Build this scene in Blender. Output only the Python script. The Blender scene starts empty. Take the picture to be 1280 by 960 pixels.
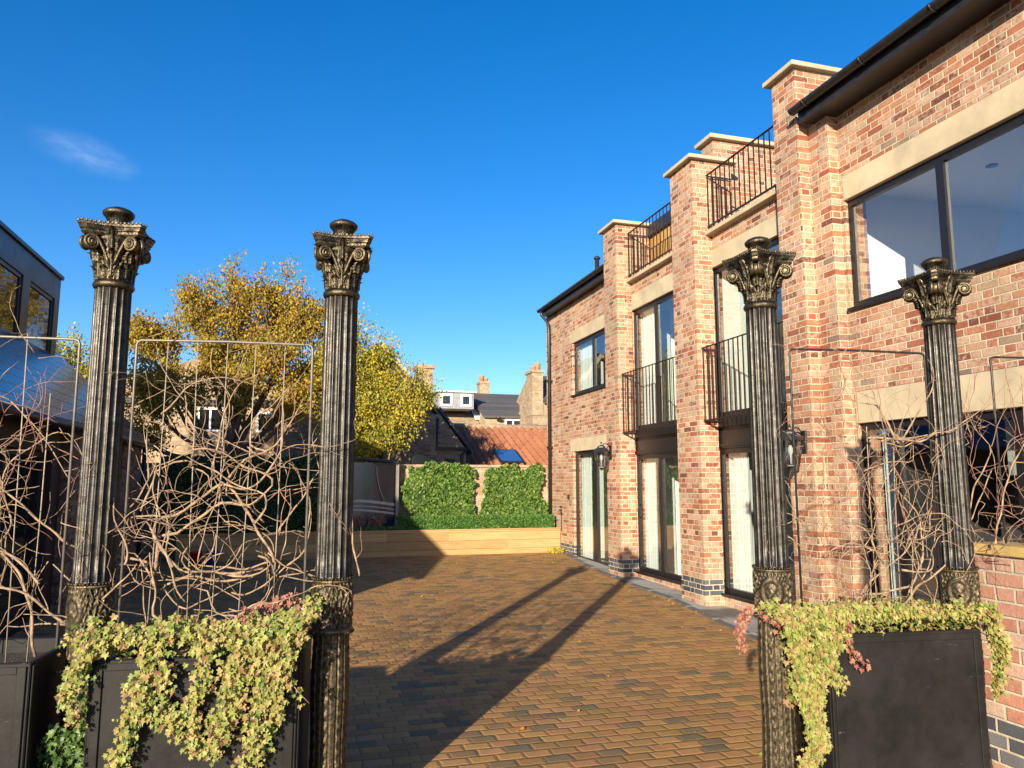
import bpy, math, random
from mathutils import Vector, Matrix
random.seed(7)
R=math.radians
scene=bpy.context.scene
col=scene.collection
# ------------------------------------------------------------------ mesh helper
class MB:
    def __init__(s): s.v=[]; s.f=[]; s.sm=[]
    def add(s,vs,fs,smooth=False):
        b=len(s.v); s.v.extend([tuple(v) for v in vs]); s.f.extend([tuple(b+i for i in f) for f in fs]); s.sm.extend([smooth]*len(fs)); return s
    def box(s,x0,x1,y0,y1,z0,z1,bev=0):
        if x0>x1:x0,x1=x1,x0
        if y0>y1:y0,y1=y1,y0
        if z0>z1:z0,z1=z1,z0
        b=min(bev,(x1-x0)*.45,(y1-y0)*.45,(z1-z0)*.45)
        if b<=0:
            vs=[(x,y,z) for z in(z0,z1) for y in(y0,y1) for x in(x0,x1)]
            return s.add(vs,[(0,2,3,1),(4,5,7,6),(0,1,5,4),(2,6,7,3),(0,4,6,2),(1,3,7,5)])
        vs=[];
        for zi,z in((0,z0),(1,z1)):
            for yi,y in((0,y0),(1,y1)):
                for xi,x in((0,x0),(1,x1)):
                    sx=b if xi==0 else -b; sy=b if yi==0 else -b; sz=b if zi==0 else -b
                    vs+= [(x,y+sy,z+sz),(x+sx,y,z+sz),(x+sx,y+sy,z)]
        def i(x,y,z,a): return (z*4+y*2+x)*3+a
        F=[]
        F.append((i(0,0,0,0),i(0,0,1,0),i(0,1,1,0),i(0,1,0,0))); F.append((i(1,0,0,0),i(1,1,0,0),i(1,1,1,0),i(1,0,1,0)))
        F.append((i(0,0,0,1),i(1,0,0,1),i(1,0,1,1),i(0,0,1,1))); F.append((i(0,1,0,1),i(0,1,1,1),i(1,1,1,1),i(1,1,0,1)))
        F.append((i(0,0,0,2),i(0,1,0,2),i(1,1,0,2),i(1,0,0,2))); F.append((i(0,0,1,2),i(1,0,1,2),i(1,1,1,2),i(0,1,1,2)))
        for y in(0,1):
            for z in(0,1): F.append((i(0,y,z,1),i(1,y,z,1),i(1,y,z,2),i(0,y,z,2)))
        for x in(0,1):
            for z in(0,1): F.append((i(x,0,z,0),i(x,1,z,0),i(x,1,z,2),i(x,0,z,2)))
        for x in(0,1):
            for y in(0,1): F.append((i(x,y,0,0),i(x,y,1,0),i(x,y,1,1),i(x,y,0,1)))
        for x in(0,1):
            for y in(0,1):
                for z in(0,1): F.append((i(x,y,z,0),i(x,y,z,1),i(x,y,z,2)))
        return s.add(vs,F)
    def prism(s,poly,axis,a,b):
        # poly: list of 2D points, extruded along axis between a and b
        n=len(poly)
        def P(p,t):
            return (t,p[0],p[1]) if axis=='x' else ((p[0],t,p[1]) if axis=='y' else (p[0],p[1],t))
        vs=[P(p,a) for p in poly]+[P(p,b) for p in poly]
        fs=[tuple(range(n))[::-1],tuple(range(n,2*n))]+[(i,(i+1)%n,(i+1)%n+n,i+n) for i in range(n)]
        return s.add(vs,fs)
    def tube(s,pts,r,n=8,caps=True):
        pts=[Vector(p) for p in pts]; m=len(pts)
        rs=r if isinstance(r,(list,tuple)) else [r]*m
        up=None; vs=[]
        for i in range(m):
            t=(pts[min(i+1,m-1)]-pts[max(i-1,0)])
            if t.length<1e-9: t=Vector((0,0,1))
            t.normalize()
            if up is None:
                up=t.orthogonal().normalized()
            else:
                up=(up-t*up.dot(t)); up=up.normalized() if up.length>1e-6 else t.orthogonal().normalized()
            w=t.cross(up)
            for k in range(n):
                a=2*math.pi*k/n; vs.append(pts[i]+(up*math.cos(a)+w*math.sin(a))*rs[i])
        fs=[(i*n+k,i*n+(k+1)%n,(i+1)*n+(k+1)%n,(i+1)*n+k) for i in range(m-1) for k in range(n)]
        s.add(vs,fs,True)
        if caps and n>3:
            b=len(s.v)-len(vs); s.f.append(tuple(b+k for k in range(n))[::-1]); s.f.append(tuple(b+(m-1)*n+k for k in range(n))); s.sm+= [False,False]
        return s
    def lathe(s,prof,n=32,c=(0,0),rf=None,smooth=True):
        # prof [(r,z)], rf(angle,z,r)->r
        vs=[]
        for r,z in prof:
            for k in range(n):
                a=2*math.pi*k/n; rr=rf(a,z,r) if rf else r
                vs.append((c[0]+rr*math.cos(a),c[1]+rr*math.sin(a),z))
        m=len(prof)
        fs=[(i*n+k,i*n+(k+1)%n,(i+1)*n+(k+1)%n,(i+1)*n+k) for i in range(m-1) for k in range(n)]
        s.add(vs,fs,smooth)
        b=len(s.v)-len(vs); s.f.append(tuple(b+k for k in range(n))[::-1]); s.f.append(tuple(b+(m-1)*n+k for k in range(n))); s.sm+= [False,False]
        return s
def ob(name,mb,mat,root=None,parent=None,kind=None,label=None):
    """mesh in world coordinates; root gives the thing's origin"""
    L=Vector(root['_o']) if root is not None else Vector((0,0,0))
    me=bpy.data.meshes.new(name)
    me.from_pydata([(v[0]-L.x,v[1]-L.y,v[2]-L.z) for v in mb.v],[],mb.f)
    me.polygons.foreach_set('use_smooth',mb.sm); me.update()
    for m in (mat if isinstance(mat,(list,tuple)) else [mat]): me.materials.append(m)
    o=bpy.data.objects.new(name,me); col.objects.link(o)
    p=parent if parent is not None else root
    if p is not None: o.parent=p
    if kind: o['kind']=kind
    if label: o['label']=label
    return o
def thing(name,label,cat,loc=(0,0,0),rz=0,group=None):
    o=bpy.data.objects.new(name,None); col.objects.link(o); o.location=loc; o.rotation_euler=(0,0,rz)
    o['label']=label;o['category']=cat;o['_o']=list(map(float,loc)); o.empty_display_size=.2
    if group:o['group']=group
    return o
def tag(o,label,cat,group=None):
    o['label']=label;o['category']=cat
    if group:o['group']=group
    return o
def copy_tree(o,parent=None):
    c=o.copy(); col.objects.link(c)
    if parent is not None: c.parent=parent
    for ch in [x for x in all_children(o)]: copy_tree(ch,c)
    return c
def all_children(o): return [x for x in list(bpy.data.objects) if x.parent==o]
# ------------------------------------------------------------------ node helper
class N:
    def __init__(s,name):
        s.m=bpy.data.materials.new(name); s.m.use_nodes=True; s.t=s.m.node_tree; s.t.nodes.clear()
        s.out=s.t.nodes.new('ShaderNodeOutputMaterial')
    def n(s,t,**k):
        x=s.t.nodes.new(t)
        for a,b in k.items(): setattr(x,a,b)
        return x
    def l(s,a,b): s.t.links.new(a,b)
    def setin(s,sock,v):
        if isinstance(v,bpy.types.NodeSocket): s.l(v,sock)
        elif v is not None: sock.default_value=v
    def math(s,op,a,b=None,c=None,clamp=False):
        x=s.n('ShaderNodeMath',operation=op,use_clamp=clamp)
        s.setin(x.inputs[0],a)
        if b is not None: s.setin(x.inputs[1],b)
        if c is not None: s.setin(x.inputs[2],c)
        return x.outputs[0]
    def maprange(s,v,a,b,c=0,d=1,smooth=False):
        x=s.n('ShaderNodeMapRange'); 
        if smooth: x.interpolation_type='SMOOTHSTEP'
        s.setin(x.inputs[0],v); s.setin(x.inputs[1],a); s.setin(x.inputs[2],b); s.setin(x.inputs[3],c); s.setin(x.inputs[4],d); return x.outputs[0]
    def noise(s,vec,scale,detail=3,rough=.5,out=0):
        x=s.n('ShaderNodeTexNoise'); 
        if vec is not None: s.l(vec,x.inputs['Vector'])
        x.inputs['Scale'].default_value=scale; x.inputs['Detail'].default_value=detail; x.inputs['Roughness'].default_value=rough; return x.outputs[out]
    def ramp(s,v,stops,const=False):
        x=s.n('ShaderNodeValToRGB'); e=x.color_ramp.elements
        if const: x.color_ramp.interpolation='CONSTANT'
        while len(e)<len(stops): e.new(.5)
        for i,(p,c) in enumerate(stops): e[i].position=p; e[i].color=(*c,1)
        s.setin(x.inputs[0],v); return x.outputs[0]
    def mix(s,f,a,b,mode='MIX'):
        x=s.n('ShaderNodeMix',data_type='RGBA',blend_type=mode)
        s.setin(x.inputs[0],f)
        for i,v in((6,a),(7,b)):
            if isinstance(v,tuple): x.inputs[i].default_value=(*v,1)
            else: s.setin(x.inputs[i],v)
        return x.outputs[2]
    def comb(s,x_,y_,z_=0):
        x=s.n('ShaderNodeCombineXYZ'); s.setin(x.inputs[0],x_);s.setin(x.inputs[1],y_);s.setin(x.inputs[2],z_); return x.outputs[0]
    def objpos(s):
        x=s.n('ShaderNodeTexCoord'); y=s.n('ShaderNodeSeparateXYZ'); s.l(x.outputs['Object'],y.inputs[0]); return x.outputs['Object'],y.outputs
    def white(s,vec,out=0):
        x=s.n('ShaderNodeTexWhiteNoise'); s.l(vec,x.inputs['Vector']); return x.outputs[out]
    def bump(s,h,dist=.01,strength=1,normal=None):
        x=s.n('ShaderNodeBump'); x.inputs['Distance'].default_value=dist; x.inputs['Strength'].default_value=strength; s.l(h,x.inputs['Height'])
        if normal is not None: s.l(normal,x.inputs['Normal'])
        return x.outputs[0]
    def bsdf(s,color=None,rough=.5,metal=0,normal=None,spec=None,**k):
        x=s.n('ShaderNodeBsdfPrincipled')
        if isinstance(color,tuple): x.inputs['Base Color'].default_value=(*color,1)
        elif color is not None: s.l(color,x.inputs['Base Color'])
        s.setin(x.inputs['Roughness'],rough); s.setin(x.inputs['Metallic'],metal)
        if normal is not None: s.l(normal,x.inputs['Normal'])
        if spec is not None: x.inputs['Specular IOR Level'].default_value=spec
        for a,b in k.items(): x.inputs[a.replace('_',' ')].default_value=b
        s.l(x.outputs[0],s.out.inputs[0]); return x
def simple(name,c,rough=.5,metal=0,var=.25,scale=8,bump=.0,spec=None,aniso=None):
    n=N(name); P,_=n.objpos()
    if aniso:
        mp=n.n('ShaderNodeMapping'); n.l(P,mp.inputs[0]); mp.inputs['Scale'].default_value=aniso; P=mp.outputs[0]
    a=n.noise(P,scale,5,.6)
    f=n.maprange(a,.3,.7)
    cc=n.mix(f,tuple(x*(1-var) for x in c),tuple(min(1,x*(1+var)) for x in c))
    nm=n.bump(n.noise(P,scale*4,4,.6),bump) if bump else None
    r=n.maprange(a,.3,.7,rough*.85,min(1,rough*1.15))
    n.bsdf(cc,r,metal,nm,spec); return n.m
def brick(name,pal,mortar,blue=None,dirt=.25,bw=.225,hw=.1125,ch=.075,smear=.35,smearcol=(.62,.52,.38),bumpd=.008,mw=.0065):
    n=N(name); P,o=n.objpos()
    tc=n.n('ShaderNodeNewGeometry')
    wob=n.noise(P,9,2,.5); wz=n.math('MULTIPLY_ADD',wob,.006,-.003)
    u=n.math('ADD',n.math('ADD',o[0],o[1]),n.math('MULTIPLY_ADD',n.noise(P,13,2),.008,-.004))
    z=n.math('ADD',o[2],wz)
    per=bw+hw
    zr=n.math('DIVIDE',n.math('ADD',z,10),ch); row=n.math('FLOOR',zr); fz=n.math('FRACT',zr)
    par=n.math('MODULO',row,2)
    uu=n.math('ADD',n.math('DIVIDE',n.math('ADD',u,40),per),n.math('MULTIPLY',par,.5))
    cell=n.math('FLOOR',uu); fu=n.math('MULTIPLY',n.math('FRACT',uu),per)
    ish=n.math('GREATER_THAN',fu,bw)
    a=n.math('SUBTRACT',fu,n.math('MULTIPLY',ish,bw)); w=n.math('SUBTRACT',bw,n.math('MULTIPLY',ish,bw-hw))
    du=n.math('MINIMUM',a,n.math('SUBTRACT',w,a)); dz=n.math('MULTIPLY',n.math('MINIMUM',fz,n.math('SUBTRACT',1,fz)),ch)
    d=n.math('MINIMUM',du,dz)
    d=n.math('ADD',d,n.math('MULTIPLY_ADD',n.noise(P,60,3,.6),.004,-.002))
    mask=n.maprange(d,mw*.7,mw*1.35,smooth=True)
    idv=n.comb(n.math('ADD',n.math('MULTIPLY',cell,2),ish),row,0)
    rnd=n.white(idv); rnd2=n.white(n.comb(n.math('ADD',n.math('MULTIPLY',cell,2),ish),row,5.5))
    c=n.ramp(rnd,pal)
    # pale sandy bloom on part of the bricks
    sm=n.math('MULTIPLY',n.maprange(n.math('ADD',n.noise(P,22,5,.65),n.math('MULTIPLY',rnd2,.35)),.62,.8),smear)
    c=n.mix(sm,c,smearcol)
    c=n.mix(n.math('MULTIPLY',n.maprange(n.noise(P,45,4,.7),.35,.75),.4),c,tuple(x*.5 for x in pal[0][1]))
    if blue:
        inb=n.math('MULTIPLY',n.math('GREATER_THAN',row,round((10+blue[0])/ch)-.5),n.math('LESS_THAN',row,round((10+blue[1])/ch)-.5))
        c=n.mix(inb,c,n.ramp(rnd,[(0,(.05,.055,.07)),(.6,(.09,.095,.11)),(1,(.16,.16,.17))]))
    mc=n.mix(n.maprange(n.noise(P,30,4),.3,.7),tuple(x*.8 for x in mortar),mortar)
    c=n.mix(mask,mc,c)
    st=n.math('MULTIPLY',n.maprange(n.noise(P,.9,4,.6),.35,.75,1-dirt,1.04),n.maprange(n.noise(P,4.5,4,.6),.3,.7,.82,1.08))
    x=n.n('ShaderNodeHueSaturation'); x.inputs['Saturation'].default_value=1; n.l(c,x.inputs['Color']); n.l(st,x.inputs['Value'])
    h=n.math('ADD',n.math('MULTIPLY',mask,.8),n.math('MULTIPLY',n.noise(P,80,4,.7),.45))
    h=n.math('ADD',h,n.math('MULTIPLY',rnd2,.25))
    n.bsdf(x.outputs[0],.86,0,n.bump(h,bumpd),.25); return n.m
PAL=[(0,(.15,.06,.045)),(.12,(.32,.10,.06)),(.34,(.42,.15,.085)),(.58,(.50,.21,.11)),(.8,(.53,.28,.155)),(.93,(.48,.34,.22)),(1,(.2,.15,.14))]
M={}
M['brick']=brick('reclaimed_brick',PAL,(.70,.58,.40),smear=.72,smearcol=(.66,.47,.34))
M['brickp']=brick('plinth_brick',PAL,(.70,.58,.40),blue=(.15,.375),smear=.72,smearcol=(.66,.47,.34))
M['brickl']=brick('low_wall_brick',[(0,(.32,.14,.10)),(.4,(.48,.22,.15)),(.75,(.55,.30,.22)),(1,(.52,.38,.30))],(.58,.5,.38),blue=(.3,.525),smear=.5,smearcol=(.6,.44,.34))
M['darkbrick']=brick('dark_brick',[(0,(.10,.055,.05)),(.5,(.17,.09,.075)),(.85,(.24,.14,.10)),(1,(.2,.17,.14))],(.22,.19,.16))
M['brownbrick']=brick('brown_brick',[(0,(.24,.13,.09)),(.5,(.42,.25,.16)),(.85,(.52,.35,.22)),(1,(.45,.36,.27))],(.48,.4,.3))
M['sandbrick']=brick('sand_brick',[(0,(.34,.22,.13)),(.5,(.48,.32,.19)),(1,(.56,.42,.27))],(.5,.42,.3),smear=.3)
M['stone']=simple('sandstone',(.45,.37,.25),.88,0,.2,2.3,.003,.2)
M['frame']=simple('dark_bronze_frame',(.012,.010,.011),.38,.0,.2,20)
M['black']=simple('black_paint',(.018,.017,.018),.38,0,.3,12,.0005)
M['railing']=simple('black_iron',(.03,.02,.018),.45,.3,.3,30,.0005)
M['white']=simple('white_plaster',(.84,.85,.83),.9,0,.02,3)
M['panel']=simple('pale_panel',(.50,.56,.53),.8,0,.03,3)
M['floorin']=simple('interior_floor',(.62,.55,.45),.5,0,.1,3)
M['upvc']=simple('white_paint',(.8,.8,.8),.5,0,.03,5)
M['slate']=None
def glass(name,tint,ior=1.5,minr=.0,rough=.0):
    n=N(name); P,_=n.objpos(); nb=n.bump(n.noise(P,1.3,2),.003); g_=n.n('ShaderNodeNewGeometry')
    dp=n.n('ShaderNodeVectorMath',operation='DOT_PRODUCT'); n.l(g_.outputs['Incoming'],dp.inputs[0]); n.l(g_.outputs['Normal'],dp.inputs[1])
    k=n.math('POWER',n.math('SUBTRACT',1,n.math('ABSOLUTE',dp.outputs['Value']),clamp=True),5)
    f=n.math('ADD',n.math('MULTIPLY_ADD',k,.79,.21),minr,clamp=True)
    g=n.n('ShaderNodeBsdfGlossy'); g.inputs['Roughness'].default_value=rough; g.inputs['Color'].default_value=(.95,.97,1,1); n.l(nb,g.inputs['Normal'])
    t=n.n('ShaderNodeBsdfTransparent'); t.inputs['Color'].default_value=(*tint,1)
    m=n.n('ShaderNodeMixShader'); n.l(f,m.inputs[0]); n.l(t.outputs[0],m.inputs[1]); n.l(g.outputs[0],m.inputs[2]); n.l(m.outputs[0],n.out.inputs[0]); return n.m
M['glass']=glass('window_glass',(.96,.98,.975),1.5,.03)
M['lampglass']=glass('lantern_glass',(.8,.82,.8),1.5,.06,.05)
def darkglass(name,c=(.012,.013,.014),r=.04):
    n=N(name); P,_=n.objpos(); n.bsdf(c,r,0,n.bump(n.noise(P,1.1,2),.01),.9); return n.m
M['dglass']=darkglass('dark_glass')
def bronze():
    n=N('aged_bronze'); P,_=n.objpos(); g=n.n('ShaderNodeNewGeometry')
    e=n.maprange(g.outputs['Pointiness'],.505,.57)
    big=n.maprange(n.noise(P,7,5,.65),.38,.68); fine=n.maprange(n.noise(P,70,4,.7),.4,.7)
    f=n.math('MULTIPLY',n.math('MULTIPLY_ADD',fine,.35,.5),n.math('ADD',n.math('MULTIPLY',e,.6),n.math('MULTIPLY',big,.12)),clamp=True)
    dark=n.mix(n.maprange(n.noise(P,25,4,.6),.35,.7),(.020,.018,.017),(.075,.07,.065))
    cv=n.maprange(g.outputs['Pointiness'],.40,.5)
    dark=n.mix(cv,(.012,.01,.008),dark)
    c=n.mix(n.math('MULTIPLY',f,.7),dark,(.26,.22,.16))
    r=n.maprange(n.noise(P,40,4,.6),.3,.7,.30,.50)
    n.bsdf(c,r,.75,n.bump(n.noise(P,160,3,.7),.0012),.5); return n.m
M['bronze']=bronze()
def bronze2():
    n=N('worn_gilt_bronze'); P,_=n.objpos(); g=n.n('ShaderNodeNewGeometry')
    e=n.maprange(g.outputs['Pointiness'],.5,.56)
    fine=n.maprange(n.noise(P,60,5,.75),.4,.66)
    f=n.math('MULTIPLY',n.math('MULTIPLY_ADD',fine,.75,.2),n.math('ADD',n.math('MULTIPLY',e,.8),.28),clamp=True)
    c=n.mix(n.math('MULTIPLY',f,.5),n.mix(fine,(.012,.010,.008),(.055,.045,.034)),(.50,.38,.19))
    n.bsdf(c,n.maprange(fine,0,1,.55,.36),.7,n.bump(n.noise(P,110,4,.75),.003),.5); return n.m
M['gilt']=bronze2()
def capital_metal():
    n=N('blackened_bronze'); P,_=n.objpos(); g=n.n('ShaderNodeNewGeometry')
    e=n.maprange(g.outputs['Pointiness'],.51,.60); fine=n.maprange(n.noise(P,50,5,.75),.45,.72)
    f=n.math('MULTIPLY',n.math('ADD',n.math('MULTIPLY',fine,.30),n.math('MULTIPLY',e,.28)),.8,clamp=True)
    c=n.mix(f,n.mix(fine,(.010,.009,.008),(.045,.038,.030)),(.46,.36,.20))
    n.bsdf(c,n.maprange(fine,0,1,.42,.26),.8,n.bump(n.noise(P,120,4,.75),.003),.5); return n.m
M['cap']=capital_metal()
def pavers():
    n=N('tumbled_block_paving'); P,o=n.objpos()
    wx=n.math('MULTIPLY_ADD',n.noise(P,7,4,.7),.05,-.025); wy=n.math('MULTIPLY_ADD',n.noise(P,6.3,4,.7),.034,-.017)
    x=n.math('ADD',o[0],wx); y=n.math('ADD',o[1],wy)
    yr=n.math('DIVIDE',n.math('ADD',y,50),.124); row=n.math('FLOOR',yr); fy=n.math('FRACT',yr)
    ro=n.white(n.comb(row,3.3,1)); W=.19
    xx=n.math('ADD',n.math('DIVIDE',n.math('ADD',x,50),W),n.math('ADD',n.math('MULTIPLY',n.math('MODULO',row,2),.5),n.math('MULTIPLY',ro,.3)))
    cell=n.math('FLOOR',xx); fx=n.math('FRACT',xx)
    # jitter the vertical joint by cell
    dx=n.math('MULTIPLY',n.math('MINIMUM',fx,n.math('SUBTRACT',1,fx)),W); dy=n.math('MULTIPLY',n.math('MINIMUM',fy,n.math('SUBTRACT',1,fy)),.124)
    d=n.math('MINIMUM',dx,dy); d=n.math('ADD',d,n.math('MULTIPLY_ADD',n.noise(P,45,3,.6),.004,-.002))
    joint=n.maprange(d,.0015,.006,smooth=True)
    rnd=n.white(n.comb(cell,row,0)); r2=n.white(n.comb(cell,row,7))
    cl=n.math('ADD',n.math('MULTIPLY',rnd,.72),n.math('MULTIPLY',n.maprange(n.noise(P,1.1,2),.25,.75),.28))
    c=n.ramp(cl,[(0,(.06,.058,.045)),(.2,(.12,.105,.065)),(.28,(.27,.13,.04)),(.43,(.36,.18,.055)),(.60,(.46,.245,.07)),(.80,(.40,.17,.075)),(1,(.54,.33,.13))])
    c=n.mix(n.maprange(n.noise(P,14,5,.7),.35,.7,0,.55),c,(.26,.17,.08))
    c=n.mix(n.maprange(n.noise(P,90,4,.7),.55,.75,0,.35),c,(.5,.33,.16)); c=n.mix(n.maprange(n.noise(P,1.7,4,.6),.42,.68,0,.3),c,(.42,.23,.055))
    c=n.mix(joint,(.16,.095,.035),c)
    c=n.mix(n.maprange(n.noise(P,.55,4,.65),.48,.72,0,.4),c,(.16,.10,.045)); moss=n.maprange(n.noise(P,2.4,5,.7),.52,.7,0,.45); c=n.mix(moss,c,(.17,.15,.045))
    h=n.math('ADD',n.maprange(d,0,.022,0,1,True),n.math('ADD',n.math('MULTIPLY',n.noise(P,38,4,.65),.45),n.math('MULTIPLY',r2,.55)))
    n.bsdf(c,.8,0,n.bump(h,.0042),.3); return n.m
M['paver']=pavers()
def slate(name,c0,c1,ch=.22,w=.3,axis=2,rough=.45):
    n=N(name); P,o=n.objpos()
    zr=n.math('DIVIDE',n.math('ADD',o[axis],30),ch); row=n.math('FLOOR',zr); fz=n.math('FRACT',zr)
    u=n.math('ADD',o[0],o[1]) if axis==2 else o[0]
    if axis==2: u=n.math('ADD',o[1],n.math('MULTIPLY',o[0],.0))
    uu=n.math('ADD',n.math('DIVIDE',n.math('ADD',u,60),w),n.math('MULTIPLY',n.math('MODULO',row,2),.5)); cell=n.math('FLOOR',uu); fu=n.math('FRACT',uu)
    rnd=n.white(n.comb(cell,row,0)); c=n.mix(rnd,c0,c1)
    c=n.mix(n.maprange(n.noise(P,6,4,.6),.5,.75,0,.4),c,tuple(x*1.6 for x in c1))
    gap=n.math('MINIMUM',n.maprange(fz,0,.08),n.maprange(n.math('MINIMUM',fu,n.math('SUBTRACT',1,fu)),0,.02))
    c=n.mix(gap,tuple(x*.3 for x in c0),c)
    h=n.math('ADD',n.math('SUBTRACT',1,fz),n.math('ADD',gap,n.math('MULTIPLY',rnd,.3)))
    n.bsdf(c,rough,0,n.bump(h,.012),.5); return n.m
M['slate']=slate('roof_slate',(.03,.035,.055),(.06,.07,.10),.17,.25,2,.22)
M['slatefar']=slate('far_slate',(.055,.055,.06),(.10,.095,.095),.16,.3,2,.7)
def pantile():
    n=N('clay_pantile'); P,o=n.objpos()
    cell=n.math('FLOOR',n.math('DIVIDE',n.math('ADD',o[0],50),.25)); row=n.math('FLOOR',n.math('DIVIDE',n.math('ADD',o[1],50),.34))
    rnd=n.math('MULTIPLY_ADD',n.white(n.comb(cell,row,0)),.55,.2); c=n.ramp(rnd,[(0,(.27,.10,.055)),(.5,(.34,.135,.07)),(1,(.40,.18,.10))])
    c=n.mix(n.maprange(n.noise(P,5,5,.7),.55,.8,0,.4),c,(.2,.1,.07)); n.bsdf(c,.85,0,n.bump(n.noise(P,30,3),.01),.2); return n.m
M['pantile']=pantile()
def timber(name,c0,c1,axis=0,board=.155,rough=.7,seam=.006,off=0):
    n=N(name); P,o=n.objpos(); mp=n.n('ShaderNodeMapping'); n.l(P,mp.inputs[0]); mp.inputs['Scale'].default_value=(1,1,14) if axis==0 else (14,14,1)
    g=n.noise(mp.outputs[0],2.2,6,.65); g2=n.noise(mp.outputs[0],9,4,.6)
    k=o[2] if axis==0 else n.math('ADD',o[0],o[1])
    zr=n.math('DIVIDE',n.math('ADD',k,10+off),board); row=n.math('FLOOR',zr); f=n.math('FRACT',zr)
    uj=n.math('FLOOR',n.math('DIVIDE',n.math('ADD',o[0] if axis==0 else o[2],50),1.35)); 
    rnd=n.white(n.comb(row,uj,1))
    c=n.mix(n.maprange(g,.3,.7),c0,c1); c=n.mix(n.maprange(g2,.5,.7,0,.3),c,tuple(x*.6 for x in c0))
    hs=n.n('ShaderNodeHueSaturation'); n.l(c,hs.inputs['Color']); n.l(n.maprange(rnd,0,1,.8,1.12),hs.inputs['Value'])
    s=n.maprange(n.math('MULTIPLY',n.math('MINIMUM',f,n.math('SUBTRACT',1,f)),board),0,seam)
    c=n.mix(s,tuple(x*.25 for x in c0),hs.outputs[0])
    n.bsdf(c,rough,0,n.bump(n.math('ADD',s,n.math('MULTIPLY',g2,.3)),.006),.3); return n.m
M['timber']=timber('larch_sleeper',(.37,.215,.085),(.52,.325,.14),0,.183,.7,.004)
M['clad']=timber('cedar_cladding',(.42,.22,.06),(.55,.32,.10),1,.14)
M['darktimber']=timber('dark_cladding',(.03,.02,.018),(.055,.035,.03),1,.15)
M['zinc']=simple('dark_zinc',(.028,.03,.038),.38,.3,.2,3,.001)
M['soil']=simple('soil',(.05,.035,.022),.95,0,.3,20,.01)
M['tarmac']=simple('ground_earth',(.10,.09,.07),.95,0,.3,2,.01)
M['kerb']=simple('dark_kerb_stone',(.10,.10,.105),.7,0,.25,9,.003)
M['strip']=brick('pale_setts',[(0,(.3,.29,.28)),(.5,(.42,.41,.39)),(1,(.5,.48,.45))],(.2,.18,.15))
def planterm():
    n=N('black_planter_paint'); P,o=n.objpos()
    mp=n.n('ShaderNodeMapping'); n.l(P,mp.inputs[0]); mp.inputs['Scale'].default_value=(1,1,5); mp.inputs['Rotation'].default_value=(.2,.5,.1)
    sc=n.maprange(n.noise(mp.outputs[0],9,6,.75),.66,.72); dust=n.maprange(n.noise(P,3,5,.7),.35,.75)
    c=n.mix(dust,(.009,.0085,.0085),(.022,.021,.02)); c=n.mix(n.math('MULTIPLY',sc,.5),c,(.25,.24,.22))
    n.bsdf(c,n.maprange(dust,0,1,.42,.7),0,n.bump(n.noise(P,60,3),.0006),.22); return n.m
M['planter']=planterm()
def leafmat(name,stops,rough=.55,trans=.35,spotty=None):
    n=N(name); g=n.n('ShaderNodeNewGeometry'); c=n.ramp(g.outputs['Random Per Island'],stops)
    if spotty:
        P,_=n.objpos(); c=n.mix(n.maprange(n.noise(P,spotty[0],3,.6),.42,.62,0,spotty[2]),c,spotty[1])
    b=n.bsdf(c,rough,0,None,.35)
    t=n.n('ShaderNodeBsdfTranslucent'); n.l(c,t.inputs[0]); m=n.n('ShaderNodeMixShader'); m.inputs[0].default_value=trans
    n.l(b.outputs[0],m.inputs[1]); n.l(t.outputs[0],m.inputs[2]); n.l(m.outputs[0],n.out.inputs[0]); return n.m
M['ivy']=leafmat('trailing_ivy_leaf',[(0,(.14,.06,.03)),(.07,(.30,.17,.07)),(.2,(.34,.27,.10)),(.4,(.33,.33,.08)),(.7,(.25,.30,.06)),(.88,(.14,.21,.04)),(1,(.07,.13,.03))],.5,.25,(9,(.42,.27,.12),.35))
M['pinkivy']=leafmat('pink_ivy_leaf',[(0,(.22,.06,.05)),(.5,(.34,.13,.10)),(1,(.38,.24,.12))],.5,.25)
M['greenivy']=leafmat('dark_ivy_leaf',[(0,(.03,.06,.012)),(.6,(.06,.12,.02)),(1,(.13,.2,.05))],.4,.2)
M['wallivy']=leafmat('wall_ivy_leaf',[(0,(.025,.06,.01)),(.5,(.075,.15,.02)),(.85,(.14,.24,.035)),(1,(.26,.26,.07))],.5,.2)
M['box']=leafmat('box_hedge_leaf',[(0,(.03,.08,.01)),(.6,(.06,.15,.02)),(1,(.13,.24,.04))],.5,.25)
M['darkhedge']=leafmat('evergreen_leaf',[(0,(.02,.045,.012)),(.7,(.035,.075,.02)),(1,(.06,.11,.03))],.45,.2)
M['amber']=leafmat('amber_autumn_leaf',[(0,(.13,.17,.04)),(.22,(.30,.30,.05)),(.4,(.55,.40,.04)),(.7,(.60,.34,.03)),(.9,(.45,.19,.03)),(1,(.28,.14,.05))],.6,.4,(1.1,(.25,.25,.05),.4))
M['yellow']=leafmat('yellow_autumn_leaf',[(0,(.14,.19,.04)),(.2,(.32,.34,.05)),(.5,(.62,.52,.05)),(.85,(.62,.44,.04)),(1,(.4,.24,.05))],.6,.4,(1.2,(.22,.27,.05),.4))
M['bark']=simple('tree_bark',(.13,.09,.06),.9,0,.3,12,.01)
M['vine']=simple('vine_bark',(.28,.19,.12),.9,0,.6,28,.006)
M['vinered']=simple('red_vine_bark',(.24,.12,.085),.7,0,.3,30,.001)
M['rod']=simple('galvanised_rod',(.17,.155,.14),.5,.4,.2,20)
M['darkrod']=simple('black_rod',(.03,.028,.028),.45,.3,.3,20)
M['cane']=simple('bamboo_cane',(.28,.23,.17),.6,0,.25,30)
M['ochre']=simple('ochre_coping',(.42,.29,.10),.8,0,.2,5,.002)
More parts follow.
